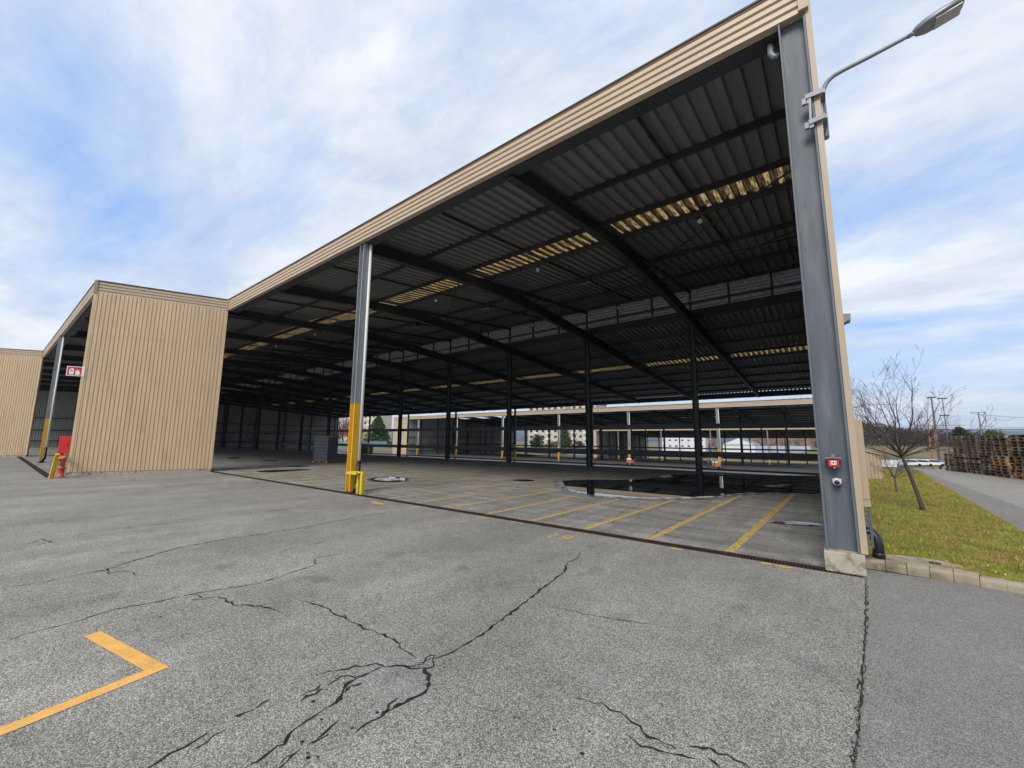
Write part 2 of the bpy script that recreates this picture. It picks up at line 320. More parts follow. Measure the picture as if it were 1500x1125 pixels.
CR = [([(850,810),(847,818),(832,824),(826,838),(818,845),(800,858),(788,868),(765,885),(735,908),(705,930),(680,945),(652,960),(632,966),(612,972)], .022, 0),
 ([(610,964),(592,952),(575,938),(555,928),(540,923),(516,912),(503,905),(482,893),(470,888),(440,880)], .015, 0),
 ([(515,907),(508,905),(500,901)], .009, 0),
 ([(636,962),(634,975),(622,980),(628,995),(631,1003),(622,1015),(600,1026),(585,1035),(565,1045),(555,1055),(535,1062),(520,1075)], .014, 0),
 ([(582,1022),(572,1032),(565,1045)], .008, 0),
 ([(640,960),(625,963),(617,972),(600,978),(592,977)], .009, 0),
 ([(634,978),(612,980),(592,977),(565,977),(550,974),(520,977),(490,982),(470,988)], .010, 0),
 ([(560,978),(535,990),(510,1002),(500,1018),(490,1030),(470,1043),(450,1056),(430,1072),(415,1090),(400,1098),(375,1115),(355,1130)], .021, 0),
 ([(545,985),(520,992),(500,990),(470,1005),(440,1020)], .010, 1), ([(500,995),(470,1010),(440,1028)], .013, 1), ([(530,1000),(515,1005),(505,1015)], .012, 1),
 ([(480,1075),(455,1088),(430,1105),(410,1120)], .014, 1), ([(500,1055),(470,1075),(450,1092)], .008, 1), ([(440,1098),(420,1118),(405,1130)], .008, 0),
 ([(395,1025),(360,1045),(320,1065),(290,1085),(250,1105),(215,1127)], .013, 1), ([(330,1070),(300,1088),(270,1105)], .009, 1),
 ([(0,942),(60,923),(120,908),(170,892),(230,882),(285,870),(330,862),(380,855),(430,838),(460,828),(462,818),(500,811)], .016, 0),
 ([(285,870),(296,876),(320,874),(333,880),(345,886),(380,888),(412,897)], .014, 0), ([(278,878),(300,879),(312,876)], .006, 0),
 ([(0,862),(60,853),(110,843),(155,835),(200,820),(260,803),(330,790),(400,780),(470,768),(540,755),(592,747)], .022, 0),
 ([(155,833),(160,840),(178,837),(195,838),(200,844)], .018, 0), ([(0,810),(70,795),(130,780),(210,771),(300,760)], .02, 1),
 ([(80,795),(60,790),(40,797)], .014, 0), ([(400,812),(440,800),(490,792)], .012, 1), ([(560,690),(590,705)], .01, 1),
 ([(878,1030),(895,1040),(920,1050),(935,1065),(950,1080),(975,1090),(990,1098)], .012, 0), ([(840,1020),(860,1028),(880,1032)], .004, 0),
 ([(915,1078),(940,1092),(965,1102),(1000,1105),(1018,1112)], .011, 0), ([(1010,1092),(1030,1098),(1040,1094),(1052,1103),(1080,1113),(1100,1128)], .012, 0),
 ([(1003,1072),(1012,1078)], .005, 0), ([(1035,1112),(1055,1125)], .008, 0), ([(960,1088),(985,1098)], .006, 0),
 ([(805,888),(860,900),(905,908),(950,915),(985,921)], .007, 0), ([(640,770),(690,765),(725,760)], .012, 1), ([(920,815),(935,802),(945,795)], .006, 1), ([(700,1035),(740,1045),(790,1062)], .004, 1)]
for pts, wd, gp in CR: crack(g, pts, wd * (1.3 if wd < .016 else .95), 1, gap=gp)
for _ in range(22):                       # pits and loose chips
    q = atZ(random.uniform(430, 560), random.uniform(985, 1115)) if random.random() < .6 else atZ(random.uniform(40, 1230), random.uniform(860, 1120))
    r = random.uniform(.004, .014); k = 7
    g.poly([(q.x + r * random.uniform(.6, 1.5) * math.cos(2 * math.pi * i / k), q.y + r * random.uniform(.5, 1.2) * math.sin(2 * math.pi * i / k), .0032) for i in range(k)], 1)
# --- mossy joint along the right edge of the old asphalt
crack(g, JOINT, .009, 1, .0035, .45); crack(g, [(a + 2, b) for a, b in JOINT[:6]], .009, 2, .0038, .9, 1); crack(g, [(a - 2, b) for a, b in JOINT[4:]], .008, 1, .0036, 1.2, 1); crack(g, [(a + 1, b) for a, b in JOINT[2:]], .006, 2, .0041, .8, 1)
for _ in range(130):                      # crumbs and moss tufts along the joint
    k = random.randrange(len(JOINT) - 1); f = random.random(); q = atZ(JOINT[k][0] * (1 - f) + JOINT[k + 1][0] * f + random.gauss(0, 6), JOINT[k][1] * (1 - f) + JOINT[k + 1][1] * f); r = random.uniform(.002, .006)
    g.poly([(q.x + r * random.uniform(.5, 1.5) * math.cos(i), q.y + r * random.uniform(.5, 1.5) * math.sin(i), .0044) for i in range(6)], random.choice((1, 2)))
struct('yard_asphalt', g, [M['yard'], M['crack'], M['moss']])
g = MB(); g.poly([(-1.5, -60, -.004), (70, -60, -.004), (70, 7.3, -.004), (.18, 7.3, -.004), (.18, 6.9, -.004), (-1.5, 3.2, -.004)]); struct('side_asphalt', g, M['newer'])
# shed floor, with its own fine cracks
g = MB(); g.poly([(-170, YD1, 0), (.18, YD1, 0), (.18, 23.95, 0), (-170, 23.95, 0)])
for pts, wd in (([(900,770),(898,762),(912,750),(935,742)], .01), ([(950,788),(965,778),(975,772)], .008), ([(958,781),(985,785),(1000,789)], .02), ([(700,735),(760,728),(800,722)], .01)): crack(g, pts, wd, 1)
struct('shed_floor', g, [M['floor'], M['crack']])
g = MB(); g.box(-170, .18, 23.95, 24.15, -2.6, -.004); struct('floor_edge', g, M['concrete'])
# rear and lower terraces, one step lower for each shed behind the first
DY, DZ = 56.1, -2.2
for i in range(3):
    oy, oz = DY * i, DZ * i
    if i:
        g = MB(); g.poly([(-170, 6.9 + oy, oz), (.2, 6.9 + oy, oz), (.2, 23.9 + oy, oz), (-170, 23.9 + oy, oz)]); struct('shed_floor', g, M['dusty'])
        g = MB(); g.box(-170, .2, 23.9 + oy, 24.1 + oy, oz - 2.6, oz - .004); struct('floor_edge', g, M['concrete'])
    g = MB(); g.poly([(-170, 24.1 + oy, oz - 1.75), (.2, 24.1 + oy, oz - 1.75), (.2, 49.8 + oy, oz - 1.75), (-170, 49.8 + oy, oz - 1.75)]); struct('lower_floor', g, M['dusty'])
    g = MB(); g.poly([(-170, 49.8 + oy, oz - 1.746), (.2, 49.8 + oy, oz - 1.746), (.2, 62.9 + oy, oz - 2.19), (-170, 62.9 + oy, oz - 2.19)]); struct('service_road', g, M['apron'])
g = MB(); g.box(.2, .5, 24.1, 175, -9, -.04); struct('side_retaining_wall', g, M['concrete'])

# ---- markings
g = MB()
for k in range(19):
    x = -1.34 - 1.214 * k; y1 = 16.4 + random.uniform(-.6, .4)
    w = .062
    for a in range(12):                                   # slightly uneven edges
        ya, yb = YD1 + .02 + (y1 - YD1 - .02) * a / 12, YD1 + .02 + (y1 - YD1 - .02) * (a + 1) / 12
        xa, xb = x + .028 * (ya - 7), x + .028 * (yb - 7)
        g.poly([(xa - w, ya, .004), (xa + w, ya, .004), (xb + w, yb, .004), (xb - w, yb, .004)])
struct('parking_lines', g, M['linepaint'])
g = MB()                                                   # corner mark, lower left
c0 = atZ(248, 978); e1 = atZ(147, 925); dv = (e1 - c0).normalized(); nv = Vector((dv.y, -dv.x, 0)); nv = nv if nv.y < 0 else -nv
w = .105
g.poly([c0 + Vector((0, 0, .004)), c0 + dv * 1.17 + Vector((0, 0, .004)), c0 + dv * 1.17 + nv * w + Vector((0, 0, .004)), c0 + dv * w + nv * w + Vector((0, 0, .004)), c0 + dv * w + nv * 1.6 + Vector((0, 0, .004)), c0 + nv * 1.6 + Vector((0, 0, .004))])
struct('corner_marking', g, M['markpaint'])
def painted_text(txt, x, y, size, m):
    cu = bpy.data.curves.new('txt', 'FONT'); cu.body = txt; cu.size = size; cu.align_x = 'CENTER'; cu.space_character = 1.15
    o = bpy.data.objects.new('txt', cu); C.objects.link(o); dg = bpy.context.evaluated_depsgraph_get()
    me = bpy.data.meshes.new_from_object(o.evaluated_get(dg)); bpy.data.objects.remove(o)
    me.transform(Matrix.Translation((x, y, .0045))); me.materials.append(m)
    o = bpy.data.objects.new('bay_number', me); C.objects.link(o); o['kind'] = 'structure'; return o
painted_text('19', -3.82, 6.08, .46, M['numpaint'])
g = MB()                                                   # the other numbers, worn down to scraps at the drain
for (x, y, a, b) in ((-.83, 6.71, .07, .05), (-.63, 6.69, .11, .05), (-2.02, 6.70, .1, .05), (-9.3, 6.35, .35, .09), (-9.5, 6.42, .2, .04), (-5.1, 6.72, .2, .03)):
    g.poly([(x + a * random.uniform(.7, 1.1) * math.cos(t), y + b * random.uniform(.7, 1.1) * math.sin(t), .0044) for t in (2 * math.pi * i / 9 for i in range(9))])
struct('bay_number_scraps', g, M['numpaint'])

# ---- slotted drains
def drain(x0, x1, y0, y1, pitch, label, sink):
    t = thing('drain_channel', (x1, (y0 + y1) / 2, 0), label, 'drain')
    g = MB(); z = -.14 if sink else .003
    g.poly([(x0, y0, z), (x1, y0, z), (x1, y1, z), (x0, y1, z)]); g.poly([(x0, y0, z), (x1, y0, z), (x1, y0, 0), (x0, y0, 0)]); g.poly([(x0, y1, z), (x1, y1, z), (x1, y1, 0), (x0, y1, 0)]); g.poly([(x1, y0, z), (x1, y1, z), (x1, y1, 0), (x1, y0, 0)])
    obj('channel', g, M['hole'], t)
    g = MB(); zt = .004 if sink else .012
    g.box(x0, x1, y0, y0 + .022, zt - .03, zt); g.box(x0, x1, y1 - .022, y1, zt - .03, zt)
    n = int((x1 - x0) / pitch)
    for i in range(n):
        x = x1 - pitch * (i + .5); g.box(x - pitch * .26, x + pitch * .26, y0 + .022, y1 - .022, zt - .028, zt - .002)
    obj('grate', g, M['rust'], t)
drain(-45, .18, YD0, YD1, .042, 'long rusty slotted drain grate crossing the front of the open bay', True)
drain(-53, -25.0, 1.62, 1.86, .06, 'dark drain strip in front of the bay left of the tan wall', False)

# ---- puddles
def blob(pts, sub=6):
    k = len(pts); o = []
    for i in range(k):
        a, b, c, d = (Vector(pts[(i + j) % k]) for j in (-1, 0, 1, 2))
        for s in range(sub):
            t = s / sub; o.append(.5 * ((2 * b) + (c - a) * t + (2 * a - 5 * b + 4 * c - d) * t * t + (3 * b - a - 3 * c + d) * t ** 3))
    return o
def ragged(m, sc, lo, hi):
    n = m.node_tree.nodes; l = m.node_tree.links; g = n.new('ShaderNodeNewGeometry'); k = n.new('ShaderNodeTexNoise'); k.inputs['Scale'].default_value = sc; k.inputs['Detail'].default_value = 6
    r = n.new('ShaderNodeMapRange'); r.inputs[1].default_value = lo; r.inputs[2].default_value = hi; l.new(g.outputs['Position'], k.inputs['Vector']); l.new(k.outputs['Fac'], r.inputs[0]); l.new(r.outputs[0], n['Principled BSDF'].inputs['Alpha'])
ragged(M['wetrim'], 3.2, .40, .62); ragged(M['damp'], 5., .30, .50)
def puddle(px, name, m, z, grow=0., wob=.0):
    P = blob([tuple(atZ(*q)) for q in px]); c = sum(P, Vector()) / len(P)
    P = [Vector((p.x, p.y, z)) + ((p - c).normalized() * (grow + random.uniform(-wob, wob))).xyz * 1 for p in P]
    g = MB(); g.poly([(p.x, p.y, z) for p in P]); return struct(name, g, m)
big = [(830,704),(826,709),(832,716),(846,721),(875,726),(915,729),(960,730),(1005,730),(1045,728),(1070,724),(1095,722),(1140,722),(1205,723),(1225,712),(1205,698),(1150,697),(1090,696),(1030,695),(985,695),(968,699),(930,703),(880,703)]
puddle(big, 'damp_patch', M['damp'], .0048, .42, .12); puddle(big, 'puddle_margin', M['wetrim'], .0058, .26, .12); puddle(big, 'puddle', M['water'], .0075)
for k, (px, gr) in enumerate([([(1133,766),(1150,764),(1175,765),(1200,768),(1196,771),(1165,769)], .05), ([(545,701),(568,698.6),(592,701),(594,704.5),(568,706),(548,704.5)], .16), ([(752,703.5),(768,702.5),(783,703.8),(768,705.2)], .1)]):
    puddle(px, 'damp_patch', M['damp'], .0055, gr, .02); puddle(px, 'puddle', M['water'], .0075)
M['whitish'] = mat('pale_patch', (.82, .84, .87), .3, var=.06); ragged(M['whitish'], 4., .34, .56)  # whitish ragged patches laid over the puddles and along their edges
for px in ([(1138,766.5),(1150,765),(1172,766.5),(1196,768.6),(1195,770.2),(1165,768.6)], [(549,701.6),(566,700),(584,701.2),(586,703.4),(568,704.6),(551,703.4)], [(836,717),(850,721),(846,722.5),(834,719)], [(968,697.5),(978,696),(985,698.5),(972,700)], [(900,727.6),(950,729),(1000,729),(1046,727),(1040,729),(985,731),(930,730.4)], [(1120,711.5),(1150,709.5),(1160,710.3),(1135,713.5)]):
    puddle(px, 'pale_patch', M['whitish'], .0095, 0, .015)
for px in ([(375,690.5),(405,688.5),(445,687.5),(455,688.5),(430,690),(395,692)], [(415,683.5),(435,682.2),(455,682.4),(440,684)], [(330,671),(345,669.5),(353,671),(340,672)], [(384,674.2),(400,673.6),(408,674.6),(396,675.4)]):
    puddle(px, 'damp_patch', M['damp'], .0055)

# ================================================================== the sheds
SP = 6.526
def rib(u0, u1, pitch, d, groove=.35, slope=.12):
    if pitch < .16: slope = .05
    """trapezoid profile along u: list of (u, depth)"""
    o = []; u = u0; s = 1 if u1 > u0 else -1
    while (u1 - u) * s > 1e-4:
        for a, q in ((0, 0), (1 - groove - slope * 2, 0), (1 - groove - slope, d), (1 - slope, d)):
            x = u + s * pitch * a
            if (u1 - x) * s > 0: o.append((x, q))
        u += s * pitch
    o.append((u1, 0)); return o
def wall_sheet(mb, a, b, z0, z1, pitch, d, groove, n):
    """vertical ribbed sheet from a to b (xy); grooves push away from normal n"""
    a, b, n = Vector((*a, 0)), Vector((*b, 0)), Vector((*n, 0)); Lw = (b - a).length; t = (b - a).normalized()
    pr = rib(0, Lw, pitch, d, groove); P = [a + t * u - n * q for u, q in pr]
    mb.sheet([(p.x, p.y, z0(p) if callable(z0) else z0) for p in P], [(p.x, p.y, z1(p) if callable(z1) else z1) for p in P])
FB = [(0, 0), (.02, 0), (.03, .03)]
def fascia(mb, a, b, z0, z1, n, nb=4, th=.14):
    """horizontally ribbed band from a to b facing n"""
    a, b, n = Vector((*a, 0)), Vector((*b, 0)), Vector((*n, 0)); h = z1 - z0; prof = [(0, -th), (0, 0)]
    for i in range(nb):
        z = h * i / nb; s = h / nb
        prof += [(z + s * .58, 0), (z + s * .63, -.045), (z + s * .93, -.045), (z + s, 0)]
    prof += [(h, -th)]
    mb.sheet([a + n * q + Vector((0, 0, z0 + z)) for z, q in prof], [b + n * q + Vector((0, 0, z0 + z)) for z, q in prof])

ST = [(-24.0, 6.89), (-25.79, 2.28)]                 # first step wall: far corner, near corner
ST2 = [(-51.3, 2.1), (-53.2, -.9)]                    # second step wall
def y0_of(x, i):
    if i: return 6.9 + DY * i
    if x > ST[0][0]: return 6.95
    if x > ST[1][0]: return 6.95 + (2.34 - 6.95) * (ST[0][0] - x) / (ST[0][0] - ST[1][0])
    if x > ST2[0][0]: return 2.34
    if x > ST2[1][0]: return 2.2 + (-.84 - 2.2) * (ST2[0][0] - x) / (ST2[0][0] - ST2[1][0])
    return -.84
H1, H2 = 8.12, 8.67
def shed(i, X0, W, label, near):
    oy, oz = DY * i, DZ * i; hh = (0, .42, .8)[i]; H1, H2 = 8.12 + hh, 8.67 + hh * 1.25
    t = thing('storage_shed', (-12, 7 + oy, oz), label, 'shed')
    yc, yr = 23.73 + oy, 50.2 + oy
    zf = lambda x, y: oz + hh + 8.60 + 1.65 * (y - y0_of(x, i)) / (yc - y0_of(x, i))
    zr = lambda y: oz + hh + 8.82 + (6.88 - 8.82) * (y - yc) / (yr - yc)
    nb = int((X0 - W) / SP); cols = [-5.76 - SP * k for k in range(nb + 1) if -5.76 - SP * k > W - 1]
    # --- roof sheets (trapezoid deck, ribs running up the slope)
    rp = rib(X0, W, .3333, .09, .40, .10) if near else rib(X0, W, .8, .09)
    brk = [None, 12.35 + oy, 13.7 + oy, yc + .3]
    def front(mb, ya, yb, pr=rp):
        A = []; B = []
        for x, q in pr:
            a = y0_of(x, i) if ya is None else ya
            A.append((x, a, zf(x, a) + q)); B.append((x, yb, zf(x, yb) + q))
        mb.sheet(A, B)
    mb = MB(); front(mb, None, brk[1]); obj('roof_sheet', mb, M['deck'], t)
    mb = MB(); front(mb, brk[2], brk[3]); obj('roof_sheet', mb, M['deck'], t)
    mb = MB(); mb.sheet([(x, yc + .2, zr(yc + .2) + q) for x, q in rp], [(x, 33.0 + oy, zr(33 + oy) + q) for x, q in rp]); obj('roof_sheet', mb, M['deck'], t)
    mb = MB(); mb.sheet([(x, 34.6 + oy, zr(34.6 + oy) + q) for x, q in rp], [(x, yr, zr(yr) + q) for x, q in rp]); obj('roof_sheet', mb, M['deck'], t)
    xs = [X0] + cols + ([W] if cols[-1] > W + .5 else [])
    def cut(lo, hi):                                   # the part of the rib profile between two x values
        lo, hi = max(lo, W), min(hi, X0); o = []
        for (xa, qa), (xb, qb) in zip(rp, rp[1:]):
            if xb >= hi or xa <= lo: continue
            f = lambda x: (x, qa + (qb - qa) * (xa - x) / (xa - xb))
            if not o: o.append(f(min(xa, hi)))
            o.append(f(max(xb, lo)))
        return o
    for a, b in zip(xs, xs[1:]):                       # a skylight in each bay, opaque deck over each rafter
        pa = cut(b + .13, a - .13)
        if len(pa) < 3: continue
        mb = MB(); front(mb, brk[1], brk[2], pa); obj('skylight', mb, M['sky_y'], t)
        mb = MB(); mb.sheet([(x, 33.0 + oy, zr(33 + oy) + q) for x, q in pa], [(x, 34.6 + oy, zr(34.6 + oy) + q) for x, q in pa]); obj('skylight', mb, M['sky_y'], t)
    for a in xs:
        pa = [(x, q + .006) for x, q in cut(a - .2, a + .2)]
        if len(pa) < 3: continue
        mb = MB(); front(mb, brk[1] - .05, brk[2] + .05, pa); obj('roof_sheet', mb, M['deck'], t)
        mb = MB(); mb.sheet([(x, 32.95 + oy, zr(32.95 + oy) + q) for x, q in pa], [(x, 34.65 + oy, zr(34.65 + oy) + q) for x, q in pa]); obj('roof_sheet', mb, M['deck'], t)
    # --- purlins
    for y in (10.0, 12.25, 13.82, 17.2, 20.5, 23.3):
        mb = MB(); mb.bar((X0, y + oy, zf(0, y + oy) - .1), (W, y + oy, zf(W, y + oy) - .1), .07, .19); obj('purlin', mb, M['dark'], t)
    for y in (24.2, 27, 30, 32.85, 34.75, 38, 41.2, 44.4, 47.4):
        mb = MB(); mb.bar((X0, y + oy, zr(y + oy) - .1), (W, y + oy, zr(y + oy) - .1), .07, .18); obj('purlin', mb, M['dark'], t)
    # --- rafters: deep plate girders, kinked over the first third, falling on to the rear eave
    def girder(x, y0):
        bot = [(y0 + .25, 8.02), (y0 + .9, 8.1), (11.5 + oy, 8.48), (14.5 + oy, 8.62), (18 + oy, 8.5), (23.7 + oy, 8.14), (30 + oy, 7.62), (yr - .15, 6.28)]
        top = [(y0 + .25, 8.5), (y0 + .9, 8.52), (11.5 + oy, 8.86), (14.5 + oy, 9.12), (18 + oy, 9.02), (23.7 + oy, 8.66), (30 + oy, 8.12), (yr - .15, 6.66)]
        mb = MB(); pts = [(x - .01, y, z + oz + hh) for y, z in bot] + [(x - .01, y, z + oz + hh) for y, z in top[::-1]]; mb.prism(pts, (.02, 0, 0))
        for ln in (bot, top):
            for p, q in zip(ln, ln[1:]): mb.bar((x, p[0], p[1] + oz + hh), (x, q[0], q[1] + oz + hh), .24, .025)
        obj('rafter', mb, M['dark'], t)
        mb = MB(); mb.bar((x, 14.5 + oy, zf(x, 14.5 + oy) - .22), (x, yc, zf(x, yc) - .22), .1, .14)    # upper member under the front roof
        for y in (17.2 + oy, 20.5 + oy): mb.bar((x, y, 8.8 + oz + hh), (x, y, zf(x, y) - .2), .06, .06)
        obj('upper_rafter', mb, M['dark'], t)
    for x in cols: girder(x, y0_of(x, i))
    girder(X0 - .25, 6.9 + oy)
    if near:
        for k, x in enumerate(xs[:-1]):               # sag bars half way between rafters and crossing wind braces
            if k > 7: break
            xm = (x + xs[k + 1]) / 2; mb = MB(); y0 = y0_of(xm, i)
            mb.bar((xm, y0 + .2, zf(xm, y0) - .07), (xm, yc, zf(xm, yc) - .07), .045, .09); obj('sag_bar', mb, M['dark'], t)
            if k in (0, 2, 4):
                mb = MB(); mb.tube([(x - .3, 12.3, zf(x, 12.3) - .3), (xs[k + 1] + .1, 17.2, zf(x, 17.2) - .32)], .028, 6); mb.tube([(x - .3, 17.2, zf(x, 17.2) - .3), (xs[k + 1] + .1, 20.4, zf(x, 20.4) - .32)], .028, 6)
                obj('wind_brace', mb, M['dark'], t)
            mb = MB(); mb.tube([(x - .2, 17.1, 8.95), (xs[k + 1] + .2, 17.1, 8.95)], .03, 6); obj('tie_rod', mb, M['dark'], t)
    # --- eave beam, fascia, roof edge
    segs = [((X0, 6.89 + oy), (W if i else ST[0][0], 6.89 + oy), (0, -1))]
    if not i:
        d1 = Vector((ST[1][0] - ST[0][0], ST[1][1] - ST[0][1])).normalized(); d2 = Vector((ST2[1][0] - ST2[0][0], ST2[1][1] - ST2[0][1])).normalized()
        segs += [(ST[0], ST[1], (-d1.y, d1.x)), (ST[1], ST2[0], (0, -1)), (ST2[0], ST2[1], (-d2.y, d2.x)), (ST2[1], (W, ST2[1][1]), (0, -1))]
    for a, b, n in segs:
        mb = MB(); fascia(mb, a, b, H1 + oz, H2 + oz, n); obj('fascia', mb, M['fascia'], t)
        mb = MB(); nn = Vector((*n, 0)); A, B = Vector((*a, H2 + oz + .018)), Vector((*b, H2 + oz + .018)); mb.bar(A - nn * .06, B - nn * .06, .17, .034); obj('roof_edge', mb, M['cap'], t)
        if n == (0, -1) or n[1] == -1:
            mb = MB(); y = a[1]; mb.box(b[0], a[0], y + .16, y + .46, H1 + oz - .02, H1 + oz + .012); mb.box(b[0], a[0], y + .30, y + .32, H1 + oz + .012, H1 + oz + .40); mb.box(b[0], a[0], y + .02, y + .145, H1 + oz + .01, H1 + oz + .05); obj('eave_beam', mb, M['dark'], t)
    for k, (c, n) in enumerate([(segs[0][0], 0)] + ([(ST[0], 0), (ST[1], 0), (ST2[0], 0)] if not i else [])):
        mb = MB(); mb.box(c[0] - .06, c[0] + .06, c[1] - .055, c[1] + .05, H1 + oz - .012, H2 + oz + .012); obj('corner_flashing', mb, M['trimtan'], t)
    mb = MB(); mb.box(W, X0, yr + .02, yr + .18, 6.62 + oz + hh, 6.82 + oz + hh); obj('gutter', mb, M['trimtan'], t)
    mb = MB(); mb.box(W, X0, yr - .35, yr - .1, 6.31 + oz + hh, 6.875 + oz + hh); obj('eave_beam', mb, M['dark'], t)
    # --- columns
    def column(x, y, z0, z1, ytop, m, d=.32, b=.3, name='column', ym='yellow'):
        mb = MB(); mb.hcol(x, y, ytop if ytop else z0, z1, d, b); c = obj(name, mb, M[m], t, base=(x, y, z0))
        if ytop: mb = MB(); mb.hcol(x, y, z0, ytop, d + .004, b + .004); obj('painted_base', mb, M[ym], c)
        if ytop and z0 == oz: mb = MB(); mb.box(x - d / 2 - .06, x + d / 2 + .06, y - b / 2 - .05, y + b / 2 + .05, z0, z0 + .022); obj('base_plate', mb, M['rust'], c)
        return c
    fx = [-11.87, -39.1, -65.1, -78.2] if not i else [-12.6 - 13.05 * k for k in range(int((-12.6 - W) / 13.05) + 1)]
    for k, x in enumerate(fx):
        y = y0_of(x, i) + (.16 if i or x > -20 else -.08)
        column(x, y, oz, H1 + oz, 2.74 + oz, 'galvpost', .25, .22)
        if near or i == 1:                             # pale downpipe beside the column, black shoe at its foot
            mb = MB(); mb.tube([(x + .20, y + .10, H1 + oz - .05), (x + .20, y + .10, oz + .95)], .048, 8); dp = obj('downpipe', mb, M['white'], t)
            mb = MB(); mb.tube([(x + .20, y + .10, oz + .96), (x + .20, y + .10, oz + .42), (x + .24, y + .08, oz + .28), (x + .30, y, oz + .14), (x + .30, y - .02, oz)], [.06, .065, .085, .09, .09], 10); obj('pipe_shoe', mb, M['black'], dp)
    c = column(-.0 if not i else X0 - .3, 7.05 + oy, oz + (.25 if not i else 0), H1 + oz, None, 'steel', .34, .30)
    if not i:
        mb = MB(); mb.box(-.20, .21, 6.87, 7.25, 0, .25); obj('plinth', mb, M['concrete'], c, bevel=.012)
        mb = MB(); mb.box(.175, .245, 6.90, 7.22, .26, H2 - .03); obj('corner_trim', mb, M['trimtan'], t)
        mb = MB(); mb.tube([(-.30, 7.12, 7.98), (-.30, 7.1, 7.84), (-.26, 7.1, 7.76), (-.19, 7.1, 7.74)], .045, 10); mb.tube([(-.30, 7.12, 7.98), (-.30, 7.2, 8.08)], .045, 10); obj('pipe_elbow', mb, M['galv'], t)
    for k, x in enumerate(cols): column(x, yc, oz, 8.15 + oz + hh, None, 'dark', .28, .26)
    for k, x in enumerate(cols):
        if k % 2 == 1 or k == len(cols) - 1: column(x, yr - .25, oz - 1.75, 6.31 + oz + hh, .85 + oz, 'dark', .24, .24)
    # --- clerestory between the two roofs
    for a, b in zip(xs, xs[1:]):
        if not near and a < -60: break
        mb = MB(); n = 16; A = []; B = []
        for k in range(n + 1):
            z = 8.9 + oz + hh + (zf(0, yc) + .10 - 8.9 - oz - hh) * k / n; q = .045 if k % 2 else 0
            A.append((a, yc + .08 + q, z)); B.append((b, yc + .08 + q, z))
        mb.sheet(A, B); obj('clerestory_panel', mb, M['louvre'], t)
        mb = MB()
        for k in range(3): x = a + (b - a) * k / 3; mb.box(x - .05, x + .05, yc - .04, yc + .06, 8.72 + oz + hh, zf(0, yc) - .05)
        mb.box(b, a, yc - .03, yc + .05, 9.34 + oz + hh, 9.42 + oz + hh); mb.box(b, a, yc - .05, yc + .09, 8.70 + oz + hh, 8.97 + oz + hh); obj('clerestory_frame', mb, M['dark'], t)
    # --- rails between the inner columns
    for z0, z1, y in ((.81, 1.08, .16), (2.32, 2.58, .16), (.10, .2, .17)):
        mb = MB(); mb.box(W, X0 - .3, yc + y, yc + y + .09, z0 + oz, z1 + oz); obj('guard_rail', mb, M['dark'], t)
    # --- end wall on the left
    mb = MB(); sh = lambda p: (zf(W + .2, p.y) if p.y < yc else zr(p.y)) - .02
    wall_sheet(mb, (W, y0_of(W, i)), (W, yc), lambda p: oz, sh, .25, .03, .3, (1, 0)); wall_sheet(mb, (W, yc), (W, yr), oz - 1.9, sh, .25, .03, .3, (1, 0)); ew = obj('end_wall', mb, M['liner'], t)
    for k in range(8):
        y = yc - 13 + k * 5.5; mb = MB(); mb.hcol(W + .25, y, oz - (1.9 if y > yc else 0), (zf(W, y) if y < yc else zr(y)) - .3, .2, .2); obj('wall_post', mb, M['dark'], ew)
    for z in (.9, 2.45, 4.2):
        mb = MB(); mb.box(W + .05, W + .15, y0_of(W, i) + .2, yr - .2, z + oz, z + oz + .14); obj('girt', mb, M['dark'], ew)
    mb = MB()
    for ya, yb in ((yc - 13, yc - 7.5), (yc + 3.5, yc + 9)):
        for za, zb in ((.3, 3.6), (3.6, 7.2)): mb.tube([(W + .3, ya, za + oz), (W + .3, (ya + yb) / 2, zb + oz)], .05, 6); mb.tube([(W + .3, yb, za + oz), (W + .3, (ya + yb) / 2, zb + oz)], .05, 6)
    obj('wall_brace', mb, M['dark'], ew)
    return t, segs, zf, zr, yc, yr

s0, segs, zf0, zr0, YC, YR = shed(0, .16, -90.6, 'nearest open shed with tan stepped walls, slate columns and dark ribbed roof', True)
# tan step walls of the near shed
for k, (a, b, nw) in enumerate(((ST[0], ST[1], segs[1][2]), (ST2[0], ST2[1], segs[3][2]))):
    n = Vector(nw); a2, b2 = Vector(a), Vector(b)
    mb = MB(); wall_sheet(mb, a2, b2, .13, 6.2, .146, .032, .10, n); wall_sheet(mb, a2 + n * .006, b2 + n * .006, 6.17, H1 + .02, .146, .032, .10, n)
    wl = obj('step_wall', mb, M['tan'], s0)
    mb = MB(); i2 = n * -.16; mb.prism([(*(a2 + i2), .1), (*(a2 - n * .05), .1), (*(b2 - n * .05), .1), (*(b2 + i2), .1)], (0, 0, H1 - .12)); obj('wall_core', mb, M['liner'], wl)
    for p in (a2, b2):
        d = (b2 - a2).normalized(); mb = MB(); q = p + (d if p == a2 else -d) * .02
        mb.prism([(*(q + n * .012 - d * .05), .12), (*(q + n * .012 + d * .05), .12), (*(q - n * .2 + d * .05), .12), (*(q - n * .2 - d * .05), .12)], (0, 0, H1 - .14)); obj('corner_trim', mb, M['tan'], wl)
    mb = MB(); mb.prism([(*(a2 + n * .03), 0), (*(b2 + n * .05 + d * .12), 0), (*(b2 - n * .3 + d * .12), 0), (*(a2 - n * .3), 0)], (0, 0, .11)); obj('plinth', mb, M['concrete'], wl)
